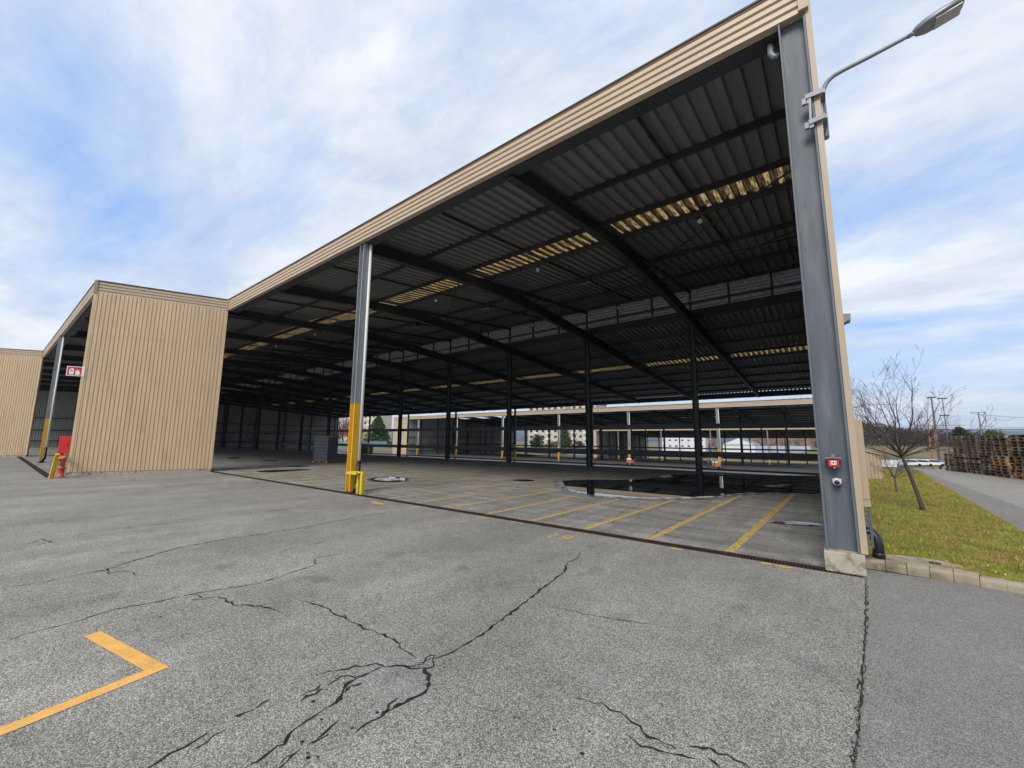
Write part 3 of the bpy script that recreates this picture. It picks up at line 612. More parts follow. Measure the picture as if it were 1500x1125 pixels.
# clad right-hand end of the near shed
mb = MB(); sh = lambda p: (zf0(0, p.y) if p.y < YC else zr0(p.y)) + .1
wall_sheet(mb, (.185, 7.3), (.185, YC), .45, sh, .25, .03, .3, (1, 0)); wall_sheet(mb, (.185, YC), (.185, YR), -1.9, sh, .25, .03, .3, (1, 0)); rw = obj('end_wall', mb, M['tan'], s0)
mb = MB(); wall_sheet(mb, (.12, 7.3), (.12, YC), .1, lambda p: sh(p) - .2, .25, .03, .3, (1, 0)); obj('wall_liner', mb, M['liner'], rw)
mb = MB(); mb.box(.13, .178, 7.3, YC, 0, .42); obj('plinth', mb, M['concrete'], rw)
s1 = shed(1, .0, -81.3, 'second open shed on the lower terrace behind the guard rails', False)[0]
s2 = shed(2, .0, -59.0, 'farthest open shed, a thin pale fascia line seen through the second shed', False)[0]
# short cream front walls at the left ends of the rear sheds
for sh_, i, x0, x1 in ((s1, 1, -87.2, -81.3), (s2, 2, -62.5, -59)):
    hq = (0, .42, .8)[i]; mb = MB(); wall_sheet(mb, (x0, 6.9 + DY * i), (x1, 6.9 + DY * i), DZ * i, DZ * i + H1 + hq, .25, .03, .3, (0, -1)); obj('front_wall', mb, M['fascia'], sh_)
    mb = MB(); fascia(mb, (x1, 6.86 + DY * i), (x0, 6.86 + DY * i), H1 + DZ * i + hq, H2 + DZ * i + hq * 1.25, (0, -1)); obj('fascia', mb, M['fascia'], sh_)

# wing wall and cabinet beyond the right-hand column
t = thing('wing_wall', (1.2, 23.9, 0), 'low tan ribbed wall with sloping top standing in the grass', 'wall')
mb = MB(); wall_sheet(mb, (.62, 23.55), (1.62, 24.1), -.1, lambda p: 1.42 - (p.x - .62) * .33, .14, .03, .25, (.48, -.87)); obj('cladding', mb, M['trimtan'], t)
mb = MB(); mb.prism([(.62, 23.60, -.1), (1.60, 24.14, -.1), (1.60, 24.14, 1.04), (.62, 23.60, 1.36)], (-.05, .09, 0)); obj('core', mb, M['concrete'], t)
mb = MB(); mb.bar((.58, 23.55, 1.44), (1.66, 24.14, 1.09), .16, .05); obj('capping', mb, M['trimtan'], t)
t = thing('meter_cabinet', (.28, 7.5, .8), 'narrow tan metal cabinet fixed outside behind the tall slate column', 'cabinet')
mb = MB(); mb.box(.225, .335, 7.24, 7.85, .80, 1.95); obj('body', mb, M['trimtan'], t, bevel=.006)
mb = MB(); mb.box(.23, .33, 7.23, 7.239, .9, 1.9); obj('door', mb, M['trimtan'], t)
t = thing('cable_bracket', (.28, 7.4, .3), 'dark perforated cable bracket under the tan cabinet', 'bracket')
mb = MB(); mb.box(.235, .26, 7.26, 7.32, .28, .80); mb.box(.30, .325, 7.26, 7.32, .28, .80)
for k in range(8): mb.box(.26, .30, 7.27, 7.31, .30 + k * .06, .325 + k * .06)
obj('ladder', mb, M['steel'], t)
t = thing('drain_pipe', (.30, 7.45, 0), 'thick black plastic drain elbow beside the concrete plinth', 'pipe')
mb = MB(); mb.tube([(.20, 7.62, .45), (.27, 7.60, .45), (.33, 7.58, .42), (.365, 7.56, .36), (.375, 7.55, .28), (.375, 7.55, -.02)], .062, 14); obj('elbow', mb, M['black'], t)
mb = MB(); mb.tube([(.375, 7.55, .13), (.375, 7.55, .18)], .07, 14); obj('collar', mb, M['black'], t)

# ================================================================== fittings on the near shed
# wall lamp
YL = 7.12
def lp(px, py): return atY(px, py, YL)
t = thing('wall_lamp', lp(1205, 175), 'grey street lamp on a curved arm bracketed to the tall right-hand column', 'lamp')
pts = [lp(1210, 203), lp(1208, 180), lp(1205.5, 160), lp(1204.5, 145), lp(1206, 132), lp(1213, 119), lp(1228, 107), lp(1280, 80), lp(1338, 49)]
rr_ = [.042, .042, .042, .034, .031, .030, .029, .027, .024]; P2 = []; R2 = []
for i in range(len(pts) - 1):
    p0, p1, p2, p3 = pts[max(i - 1, 0)], pts[i], pts[i + 1], pts[min(i + 2, len(pts) - 1)]
    for k in range(5): u = k / 5; P2.append(.5 * (2 * p1 + (p2 - p0) * u + (2 * p0 - 5 * p1 + 4 * p2 - p3) * u * u + (3 * p1 - p0 - 3 * p2 + p3) * u ** 3)); R2.append(rr_[i] * (1 - u) + rr_[i + 1] * u)
P2.append(pts[-1]); R2.append(rr_[-1])
mb = MB(); mb.tube(P2, R2, 12); obj('arm', mb, M['galv'], t)
a, b = lp(1338, 49), lp(1413, 4); dv = (b - a).normalized(); up = Vector((-dv.z, 0, dv.x)); sd_ = Vector((0, 1, 0)); Lh = (b - a).length
mb = MB(); vs = []; prof = [(-.02, .02, .03, .0), (.06, .075, .06, -.01), (.25, .12, .075, -.015), (.55, .135, .075, -.012), (.85, .125, .06, -.004), (.97, .08, .04, .004), (1.0, .03, .015, .012)]
rings = []
for s, wd, ht, o in prof:
    c_ = a + dv * (s * Lh); ring = []
    for k in range(14):
        q = 2 * math.pi * k / 14; e = lambda v: math.copysign(abs(v) ** .6, v)
        zz = e(math.sin(q)) * ht * (1 if math.sin(q) > 0 else .35)
        ring.append(c_ + sd_ * e(math.cos(q)) * wd + up * (zz + o))
    rings.append(ring)
n = 14; vs = [v for r in rings for v in r]; fs = [(i * n + j, i * n + (j + 1) % n, (i + 1) * n + (j + 1) % n, (i + 1) * n + j) for i in range(len(rings) - 1) for j in range(n)]
mb.add(vs, fs + [tuple(range(n))[::-1], tuple((len(rings) - 1) * n + j for j in range(n))], 0, True); hd = obj('head', mb, M['lampgrey'], t)
c_ = a + dv * (.64 * Lh) - up * .045; mb = MB(); mb.bar(c_ - dv * .24 * Lh, c_ + dv * .26 * Lh, .2, .012, 0, up); obj('lens', mb, M['lens'], hd)
mb = MB(); mb.tube([a - dv * .06, a + dv * .08], .03, 10); obj('socket', mb, M['lampgrey'], hd)
mb = MB(); 
for (pa, pb) in (((1181, 160), (1206, 150)), ((1186, 196), (1209, 186))):
    A, B = lp(*pa), lp(*pb); A.y = B.y = 6.86; mb.bar(A, B, .05, .07)
    q = Vector(B); mb.bar(q, q + Vector((0, .26, 0)), .05, .06)
A, B = lp(1187, 160), lp(1189, 196); A.y = B.y = 6.86; mb.bar(A, B, .03, .03); A, B = lp(1203, 160), lp(1206, 200); A.y = B.y = 6.98; mb.bar(A, B, .03, .03)
for px, py in ((1179, 165), (1186, 163), (1183, 199), (1190, 198)): q = lp(px, py); mb.box(q.x - .025, q.x + .025, 6.85, 6.90, q.z - .05, q.z + .04)
obj('bracket', mb, M['galv'], t)
# fire call point
q = atY(1221, 678, 6.9); t = thing('fire_call_point', (q.x, 6.98, q.z), 'small red fire alarm call point with metal hood on the slate column', 'fire alarm')
mb = MB(); mb.box(q.x - .058, q.x + .058, 6.87, 6.99, q.z - .05, q.z + .05); obj('housing', mb, M['red'], t, bevel=.006)
mb = MB(); mb.box(q.x - .03, q.x + .03, 6.862, 6.869, q.z - .022, q.z + .028); pl = obj('front_plate', mb, M['white'], t)
mb = MB(); mb.tube([(q.x, 6.861, q.z + .005), (q.x, 6.855, q.z + .005)], .009, 10); mb.box(q.x - .024, q.x - .014, 6.857, 6.8615, q.z, q.z + .01); mb.box(q.x + .014, q.x + .024, 6.857, 6.8615, q.z, q.z + .01); obj('button', mb, M['black'], pl)
mb = MB(); mb.bar((q.x - .085, 6.92, q.z + .066), (q.x + .085, 6.92, q.z + .066), .15, .012); mb.box(q.x - .02, q.x + .02, 6.99, 7.0, q.z + .07, q.z + .115); obj('hood', mb, M['galv'], t)
mb = MB(); mb.tube([(q.x + .006, 6.90, q.z - .052), (q.x + .006, 6.90, q.z - .07)], .012, 8); obj('key_socket', mb, M['white'], t)
# camera
q = atY(1226, 706, 6.95); t = thing('security_camera', (q.x, 7.03, q.z), 'small white security camera below the red call point', 'camera')
mb = MB(); mb.tube([(q.x, 7.03, q.z), (q.x, 6.99, q.z), (q.x, 6.95, q.z - .002)], [.052, .05, .044], 16); mb.tube([(q.x - .045, 7.0, q.z + .01), (q.x + .05, 7.0, q.z + .01)], .033, 10); obj('mount', mb, M['camgrey'], t)
mb = MB(); mb.tube([(q.x, 6.955, q.z - .004), (q.x, 6.925, q.z - .008), (q.x, 6.915, q.z - .01)], [.030, .027, .012], 14); obj('lens', mb, M['glassblk'], t)
mb = MB(); mb.tube([(q.x + .01, 6.97, q.z - .04), (q.x + .01, 6.97, q.z - .075)], [.018, .012], 8); obj('joint', mb, M['glassblk'], t)
# floodlight on the end wall (grey wedge seen past the trim)
Yh = 12.0; P = [atY(1229, 459, Yh), atY(1246, 459, Yh), atY(1246, 468, Yh), atY(1240, 470, Yh), atY(1231, 485, Yh)]
t = thing('wall_floodlight', (.2, Yh, P[0].z), 'grey wedge shaped floodlight hood on the outer end wall', 'floodlight')
mb = MB(); mb.prism([(.2, Yh, P[0].z)] + [tuple(p) for p in P[1:4]] + [(.2, Yh, P[4].z)], (0, .35, 0)); obj('hood', mb, M['lampgrey'], t)
mb = MB(); p = atY(1237.5, 473, Yh); mb.tube([(p.x, Yh + .1, p.z + .05), (p.x, Yh + .1, p.z - .01)], .03, 8); obj('indicator', mb, M['red'], t)
# lamps under the roof
bulbs = ['first', 'second', 'third', 'fourth', 'fifth', 'sixth']
for row, (yy, zz, dx, nm) in enumerate(((13.82, None, 0, 'skylight purlin'), (23.3, None, -.4, 'clerestory'))):
    for k in range(6):
        x = -2.9 - SP * k + dx; z = zf0(x, yy) - .2
        if k == 0: x = -2.9
        t = thing('pendant_lamp', (x, yy, z), 'small white globe lamp under the %s, %s from the tall right-hand column' % (nm, bulbs[k]), 'lamp', 'globe lamps under the roof')
        mb = MB(); mb.tube([(x, yy, z), (x, yy, z - .12)], .02, 8); obj('stem', mb, M['dark'], t)
        mb = MB(); mb.tube([(x, yy, z - .10), (x, yy, z - .13), (x, yy, z - .18), (x, yy, z - .24), (x, yy, z - .26)], [.04, .07, .085, .06, .02], 12); obj('globe', mb, M['white'], t)
for k in range(5):
    x = -8.9 - SP * k; yy = 17.2; z = zf0(x, yy) - .2
    t = thing('strip_light', (x, yy, z), 'grey box light fitting under the middle purlin, %s from the right-hand column' % bulbs[k], 'light', 'box lights under the roof')
    mb = MB(); mb.box(x - .32, x + .32, yy - .13, yy + .13, z - .16, z - .02); obj('casing', mb, M['dark'], t, bevel=.02)
    mb = MB(); mb.box(x - .26, x + .26, yy - .09, yy + .09, z - .175, z - .161); obj('diffuser', mb, M['lens'], t)
# yellow hoop guards at the downpipes
def guard(x0, x1, y, h, m, label, ang=0., dbl=True):
    t = thing('pipe_guard', ((x0 + x1) / 2, y, 0), label, 'guard')
    mb = MB(); mb.box(x1 - .11, x1, y - .055, y + .055, 0, h); obj('post', mb, M[m], t, bevel=.008)
    if dbl: mb = MB(); mb.box(x1 - .30, x1 - .21, y - .045, y + .045, 0, h - .05); obj('post', mb, M[m], t, bevel=.008)
    mb = MB(); mb.box(x0, x1, y - .045, y + .045, h + .001, h + .06); mb.box(x0, x1 - .1, y - .2, y - .13, h - .02, h + .05); mb.box(x0 + .02, x0 + .09, y - .129, y - .046, h, h + .05); obj('top_rail', mb, M[m], t, bevel=.006)
guard(-11.70, -11.06, 7.02, .60, 'lime', 'lime yellow hoop guard at the foot of the middle column')
t = thing('pipe_guard', (-25.5, 1.85, 0), 'orange yellow crash guard beside the red hydrant', 'guard')
A = atZ(71, 701); mb = MB(); mb.prism([(A.x - .14, A.y, 0), (A.x + .14, A.y, 0), (A.x + .16, A.y + .05, .62), (A.x - .1, A.y + .05, .62)], (-.05, .14, 0)); obj('post', mb, M['yellow'], t, bevel=.01)
mb = MB(); mb.bar((A.x, A.y + .1, .68), (A.x - 1.6, A.y + .5, .78), .09, .09); mb.bar((A.x + .02, A.y + .1, .62), (A.x + .25, A.y + .12, .95), .1, .1); mb.bar((A.x - 1.5, A.y + .5, 0), (A.x - 1.5, A.y + .5, .75), .09, .09); obj('top_rail', mb, M['yellow'], t)
# hydrant
h = atZ(88.5, 699); t = thing('fire_hydrant', (h.x, h.y, 0), 'short faded red fire hydrant at the near corner of the tan wall', 'hydrant')
mb = MB(); mb.tube([(h.x, h.y, 0), (h.x, h.y, .04), (h.x, h.y, .05), (h.x, h.y, .33), (h.x, h.y, .34), (h.x, h.y, .38), (h.x, h.y, .39), (h.x, h.y, .66), (h.x, h.y, .72)], [.12, .12, .09, .09, .115, .115, .085, .085, .105], 16); obj('barrel', mb, M['hydrant'], t)
mb = MB(); mb.tube([(h.x, h.y, .72), (h.x, h.y, .78), (h.x, h.y, .80)], [.11, .09, .03], 16); obj('cap', mb, M['hydrant'], t)
mb = MB(); mb.tube([(h.x, h.y, .52), (h.x - .2, h.y - .07, .52)], .045, 10); mb.tube([(h.x, h.y, .52), (h.x + .2, h.y - .08, .52)], .05, 10); obj('outlet', mb, M['galv'], t)
# hose cabinet and sign at the near edge of the first step wall
d = (Vector(ST[1]) - Vector(ST[0])).normalized(); n2 = Vector(segs[1][2]); e = Vector(ST[1])
def wp(s, o, z): q = e + d * s + n2 * o; return (q.x, q.y, z)
t = thing('hose_cabinet', wp(.2, -.1, .9), 'bright red fire hose cabinet at the near edge of the tan wall', 'cabinet')
mb = MB(); mb.prism([wp(.04, -.03, .92), wp(.40, -.03, .92), wp(.40, -.28, .92), wp(.04, -.28, .92)], (0, 0, .72)); obj('body', mb, M['red'], t, bevel=.01)
mb = MB(); mb.prism([wp(.06, -.012, .95), wp(.38, -.012, .95), wp(.38, -.027, .95), wp(.06, -.027, .95)], (0, 0, .66)); dr = obj('door', mb, M['red'], t)
mb = MB(); mb.prism([wp(.12, .004, 1.25), wp(.14, .004, 1.25), wp(.14, -.011, 1.25), wp(.12, -.011, 1.25)], (0, 0, .1)); obj('handle', mb, M['black'], dr)
mb = MB(); a_ = wp(.3, -.15, .92); mb.tube([a_, (a_[0], a_[1], 0)], .04, 8); obj('feed_pipe', mb, M['hydrant'], t)
t = thing('fire_sign', wp(.2, 0, 4.5), 'red and white fire equipment sign on the edge of the tan wall', 'sign')
z0 = 4.26; mb = MB(); mb.prism([wp(-.06, .03, z0), wp(.50, .03, z0), wp(.50, .015, z0), wp(-.06, .015, z0)], (0, 0, .42)); bd = obj('board', mb, M['white'], t)
mb = MB(); mb.prism([wp(.03, .034, z0 + .03), wp(.47, .034, z0 + .03), wp(.47, .0305, z0 + .03), wp(.03, .0305, z0 + .03)], (0, 0, .36)); obj('red_field', mb, M['red'], t)
def sgn(pts, z): return [wp(s, .038, z0 + zz) for s, zz in pts]
mb = MB(); mb.poly(sgn([(.27, .06), (.41, .06), (.41, .3), (.36, .3), (.36, .34), (.30, .34), (.30, .3), (.27, .3)], 0)); mb.poly([wp(.31, .040, z0 + .2), wp(.37, .040, z0 + .2), wp(.37, .040, z0 + .25), wp(.31, .040, z0 + .25)], 1)
mb.poly(sgn([(.21, .05), (.10, .05), (.07, .12), (.08, .2), (.10, .17), (.11, .27), (.14, .22), (.16, .3), (.19, .22), (.21, .25), (.22, .14)], 0)); obj('pictogram', mb, [M['white'], M['black']], t)

# stack of grey crates on a pallet inside
cx, cy = -27.35, 14.35
def pallet_mb(L=1.2, W_=.8):
    g = MB(); h = .144
    for k in range(3):
        y = -W_ / 2 + .05 + k * (W_ - .1) / 2; g.box(-L / 2, L / 2, y - .05, y + .05, 0, .022)
        for x in (-L / 2 + .07, 0, L / 2 - .07): g.box(x - .07, x + .07, y - .05, y + .05, .022, .1)
    for x in (-L / 2 + .07, 0, L / 2 - .07): g.box(x - .07, x + .07, -W_ / 2, W_ / 2, .1, .122)
    for k in range(7): y = -W_ / 2 + .06 + k * (W_ - .12) / 6; g.box(-L / 2, L / 2, y - .05, y + .05, .122, .144)
    return g
def place(g, M4): g.v = [tuple(M4 @ Vector(v)) for v in g.v]; return g
rot = Matrix.Translation((cx, cy, 0)) @ Matrix.Rotation(R(22), 4, 'Z')
obj('pallet', place(pallet_mb(1.2, 1.0), rot), M['newwood'], label='pale wooden pallet under the stack of grey crates', cat='pallet', base=(cx, cy, 0))
ords = ['bottom', 'second lowest', 'third lowest', 'middle', 'third highest', 'second highest', 'top']
for k in range(7):
    z = .145 + k * .218; t = thing('storage_crate', (cx, cy, z), 'dark grey crate, %s of the seven stacked on the pallet inside' % ords[k], 'crate', 'grey crates stacked inside the shed')
    g = MB(); g.box(-.58, .58, -.48, .48, 0, .19); obj('body', place(g, Matrix.Translation((0, 0, z)) @ rot), M['crate'], t)
    g = MB(); g.box(-.6, .6, -.5, .5, .191, .216); g.box(-.6, -.56, -.5, -.481, .0, .19); g.box(.56, .6, -.5, -.481, 0, .19); obj('rim', place(g, Matrix.Translation((0, 0, z)) @ rot), M['dark'], t)
g = MB(); g.box(-.63, .63, -.53, .53, 1.675, 1.74); g.box(-.6, .6, -.5, -.4, 1.74, 1.80); g.box(-.6, .6, .4, .5, 1.74, 1.80); obj('crate_lid', place(g, rot), M['board'], label='brown board lying on top of the grey crate stack', cat='board', base=(cx, cy, 1.67))

# things on the service road between the sheds
def at_road(px, py, Y): p = atY(px, py, Y); return p
q = at_road(536, 668, 53); t = thing('waste_skip', (q.x, 53, -1.92), 'dark brown metal skip beyond the rails left of the middle column', 'skip')
mb = MB(); mb.prism([(q.x - 1.3, 52, -1.9), (q.x + 1.3, 52, -1.9), (q.x + 1.5, 52, -.3), (q.x - 1.5, 52, -.3)], (0, 1.8, 0)); obj('body', mb, M['skip'], t)
mb = MB(); mb.box(q.x - 1.56, q.x + 1.56, 51.9, 53.9, -.3, -.2); obj('rim', mb, M['skip'], t)
for k, (px, lab) in enumerate(((924, 'orange engine pump beside the yellow post of the second shed'), (1050, 'orange engine pump with pale tank near the right end of the second shed'))):
    q = at_road(px, 682, 61.5); x = q.x; z = -2.15; t = thing('pump_machine', (x, 61.5, z), lab, 'machine')
    mb = MB(); mb.box(x - .5, x + .5, 61.1, 61.9, z + .25, z + .75); obj('body', mb, M['orange'], t, bevel=.05)
    mb = MB(); mb.tube([(x - .45, 61.2, z + .9), (x + .2, 61.2, z + .9)], .17, 10); obj('tank', mb, M['white'], t)
    for s in (-1, 1): mb = MB(); mb.tube([(x + s * .35, 61.0, z + .2), (x + s * .35, 61.12, z + .2)], .2, 12); obj('wheel', mb, M['tyre'], t)
    mb = MB(); mb.tube([(x + .5, 61.3, z + .6), (x + .85, 61.3, z + .95), (x + .85, 61.7, z + .95), (x + .5, 61.7, z + .6)], .03, 6); obj('handle', mb, M['dark'], t)
for k in range(2):
    q = at_road(1033 + 9 * k, 680, 58 + k); x, y, z = q.x, 58 + k, -2.1
    t = thing('roll_cage', (x, y, z), ('left' if not k else 'right') + ' one of two grey wire roll cages behind the first inner column', 'trolley', 'wire roll cages')
    mb = MB(); mb.box(x - .4, x + .4, y - .35, y + .35, .2 + z, .26 + z); obj('base', mb, M['galv'], t)
    mb = MB()
    for s in (-.4, .4):
        for j in range(5): mb.tube([(x + s, y - .35 + j * .175, z + .26), (x + s, y - .35 + j * .175, z + 1.6)], .014, 5)
        for j in range(4): mb.tube([(x + s, y - .35, z + .5 + j * .36), (x + s, y + .35, z + .5 + j * .36)], .012, 5)
    for j in range(4): mb.tube([(x - .4, y + .35, z + .5 + j * .36), (x + .4, y + .35, z + .5 + j * .36)], .012, 5)
    obj('cage', mb, M['galv'], t)
    for s in (-.33, .33): mb = MB(); mb.tube([(x + s, y - .3, z + .09), (x + s, y - .25, z + .09)], .09, 8); obj('castor', mb, M['tyre'], t)

# ================================================================== grass, kerb, road on the right
GX = lambda y: 2.60 + (y - 11) * .052             # outer edge of the lawn
lawn = [(.20, 7.62), (.9, 7.58), (1.54, 7.46), (2.1, 7.5), (2.5, 8.1), (2.6, 9.5)] + [(GX(y), y) for y in (11, 13, 16, 20, 25, 30, 36, 44)] + [(.5, 44), (.5, 24.2), (.20, 24.0)]
def road_z(y): t = min(1, max(0, (y - 34) / 62)); return -5.2 * t * t * (3 - 2 * t)
mb = MB()
ys = [7.62, 8.2, 9, 10, 11, 13, 16, 20, 25, 30, 34, 38, 42, 46, 52]
def gl(y): return min(GX(y), 2.6) if y > 9.5 and y < 11 else (GX(y) if y >= 11 else [2.05, 2.5, 2.58, 2.6][min(3, max(0, int((y - 7.5) / .6)))])
A = [(.20, y, .035 + road_z(y)) for y in ys]; B = [(gl(y), y, .03 + road_z(y)) for y in ys]; Mi = [((a[0] + b[0]) / 2, a[1], .07 + road_z(a[1])) for a, b in zip(A, B)]
mb.sheet(A, Mi); mb.sheet(Mi, B); mb.poly([(.2, 7.62, .035), (2.05, 7.62, .03), (1.9, 7.45, .02), (1.54, 7.36, .02), (.9, 7.5, .02), (.2, 7.56, .02)]); struct('grass_verge', mb, M['turf'])
kq_ = [(1.25, 7.285), (1.42, 7.24), (1.82, 7.20), (2.22, 7.28), (2.52, 7.55)]
# grass blades, denser near the camera
bl = MB(); rnd = random.random
for k in range(64000):
    y = 7.5 + 22 * rnd() ** 2.0; hi = gl(y); x = .26 + (hi - .28) * rnd()
    if y < 7.62 + .0 and x > 1.5: continue
    if (x - .80) ** 2 / .22 + (y - 7.92) ** 2 / .05 < 1 and rnd() < .93: continue
    z = .03 + .035 * (1 - abs(2 * (x - .2) / (hi - .2) - 1)); hgt = random.uniform(.018, .05) * (1 + (rnd() < .05) * 1.0); a_ = rnd() * 6.283; wv = random.uniform(.003, .0065) * (1 + (y - 7.5) * .09)
    cx_, sx_ = math.cos(a_) * wv, math.sin(a_) * wv; lx, ly = random.gauss(0, .022), random.gauss(0, .022)
    bl.v += [(x - cx_, y - sx_, z - .01), (x + cx_, y + sx_, z - .01), (x + lx, y + ly, z + hgt)]; q = len(bl.v); bl.f.append([q - 3, q - 2, q - 1]); bl.m.append(0); bl.sm.append(False)
for k in range(2600):                     # tufts leaning over the kerb
    i = random.randrange(len(kq_) - 1); f = rnd(); x = kq_[i][0] * (1 - f) + kq_[i + 1][0] * f; y = kq_[i][1] * (1 - f) + kq_[i + 1][1] * f + .155 + abs(random.gauss(0, .05))
    hg = random.uniform(.03, .085); lx, ly = random.gauss(0, .03), random.gauss(-.02, .03); wv = random.uniform(.003, .006); z = .05
    bl.v += [(x - wv, y, z), (x + wv, y + .002, z), (x + lx, y + ly, z + hg)]; q = len(bl.v); bl.f.append([q - 3, q - 2, q - 1]); bl.m.append(0); bl.sm.append(False)
obj('grass', bl, M['blade'], kind='stuff', label='short green and straw coloured grass on the verge', cat='grass')
lf = MB()
for k in range(120):
    y = 7.7 + 16 * rnd() ** 1.6; x = .4 + (gl(y) - .5) * rnd(); s = random.uniform(.009, .026); a_ = rnd() * 6.28; z = .085 + rnd() * .02
    u = Vector((math.cos(a_), math.sin(a_), random.uniform(-.4, .4))) * s; v = Vector((-math.sin(a_), math.cos(a_), random.uniform(-.3, .3))) * s * .55; c_ = Vector((x, y, z))
    lf.add([c_ - u, c_ - v, c_ + u, c_ + v], [(0, 1, 2, 3)])
obj('fallen_leaves', lf, M['leaf'], kind='stuff', label='pale dry leaves scattered over the grass verge', cat='leaves')
# round concrete slab with a cover at the lawn corner
mb = MB(); n = 24; rr = [1 + random.uniform(-.05, .06) for _ in range(n)]
P = [(.80 + .40 * rr[k] * math.cos(2 * math.pi * k / n), 7.83 + .235 * rr[k] * math.sin(2 * math.pi * k / n)) for k in range(n)]
t = thing('manhole_slab', (.80, 7.83, 0), 'round mossy concrete slab set in the lawn behind the kerb', 'manhole')
mb.prism([(x, y, .0) for x, y in P], (0, 0, .085)); obj('slab', mb, M['kerb'], t)
mb = MB(); mb.tube([(.93, 7.80, .0855), (.93, 7.80, .094)], .06, 14); obj('cover', mb, M['rust'], t)
# kerb stones
kq = [(.215, 7.40), (.62, 7.385), (1.02, 7.33), (1.42, 7.24), (1.82, 7.20), (2.22, 7.28), (2.52, 7.55), (2.66, 7.95), (2.72, 8.5)]
kp = [kq[0]]
for a, b in zip(kq, kq[1:]): kp += [((a[0] + b[0]) / 2 + .004, (a[1] + b[1]) / 2 + .004), b]
mb = MB()
for a, b in zip(kp, kp[1:]):
    a, b = Vector((*a, 0)), Vector((*b, 0)); dv = (b - a).normalized(); nn = Vector((-dv.y, dv.x, 0)); j = random.uniform(-.013, .010); a = a + nn * random.uniform(-.008, .008)
    a2, b2 = a + dv * .001, b - dv * .001; up = Vector((0, 0, 1))
    prof = [(0, -.02), (.008, .075 + j), (.035, .105 + j), (.16, .112 + j), (.16, -.02)]
    mb.prism([a2 + nn * p + up * q for p, q in prof], b2 - a2)
struct('kerb', mb, M['kerb'], bevel=.008)
# road
ys = [7.3, 9, 11, 14, 18, 22, 26, 30, 33, 36, 40, 44, 48, 52, 58, 64, 72, 80, 90, 100, 130]
mb = MB(); mb.sheet([(gl(max(y, 7.5)) if y > 9 else 2.68, y, -.003 + road_z(y)) for y in ys], [(3.72 + .012 * (y - 16), y, -.003 + road_z(y)) for y in ys]); struct('road_edge', mb, M['newer'])
mb = MB(); mb.sheet([(3.72 + .012 * (y - 16), y, -.003 + road_z(y)) for y in ys], [(60, y, -.003 + road_z(y)) for y in ys]); struct('road', mb, M['pale'])

# ---- bare trees
def bare_tree(bx, by, h, fork, spread, lean, seed, label, bm, limbs, rad):
    rs = random.Random(seed); t = thing('bare_tree', (bx, by, 0), label, 'tree')
    tr = MB(); tp = Vector((bx + lean * fork, by, fork)); pts = []
    for k in range(7): s = k / 6; pts.append(Vector((bx, by, .02)).lerp(tp, s) + Vector((.018 * math.sin(3.1 * s), .01 * math.sin(5 * s), 0)) * h / 3)
    tr.tube(pts, [rad * (1.35 if k == 0 else 1.05 - .25 * k / 6) for k in range(7)], 10)
    obj('trunk', tr, M[bm], t); cr = MB()
    def grow(p, dv, ln, r, lev):
        n = 6; pts = [p]; rr = [r]; dv = dv.normalized(); kids = []
        for k in range(n):
            dv = (dv + Vector((rs.gauss(0, .11), rs.gauss(0, .11), rs.gauss(0, .07) + (.05 if lev else .03))) ).normalized()
            p = p + dv * ln / n; pts.append(p); rr.append(max(.0016, r * (1 - .82 * (k + 1) / n)))
            if lev < 3 and k >= 1: kids.append((p.copy(), dv.copy(), rr[-1], k))
        cr.tube(pts, rr, 6 if lev < 2 else 4, cap=False)
        for q, d0, r0, k in kids:
            for _ in range(1 if lev else rs.choice((1, 1, 2))):
                if rs.random() < (.98, .9, .7)[lev]:
                    ax = Vector((rs.gauss(0, 1), rs.gauss(0, 1), rs.gauss(0, .6))); ax = (ax - d0 * ax.dot(d0)).normalized()
                    grow(q, d0 * .75 + ax * rs.uniform(.45, .8) + Vector((0, 0, .12)), ln * rs.uniform(.36, .62) * (1 - .07 * k), r0 * .72, lev + 1)
    for k in range(limbs):
        a_ = 2 * math.pi * k / limbs + rs.uniform(-.3, .3); el = (.3, 1.5, .55, .9, 2.2, .4, 1.1)[k % 7] + rs.uniform(-.1, .1)
        grow(tp - Vector((0, 0, rs.uniform(0, .08))), Vector((math.cos(a_) * spread, math.sin(a_) * spread, el)), h * (.34 + .075 * el) * rs.uniform(.85, 1.15), rad * .46, 0)
    obj('crown', cr, M[bm], t)
bare_tree(1.56, 13.72, 3.75, 1.36, 1.0, -.20, 11, 'slim bare tree leaning left on the grass verge', 'bark', 17, .042)
bare_tree(1.50, 18.1, 1.9, .55, .9, -.05, 5, 'smaller bare sapling on the verge behind the leaning tree', 'bark2', 9, .03)

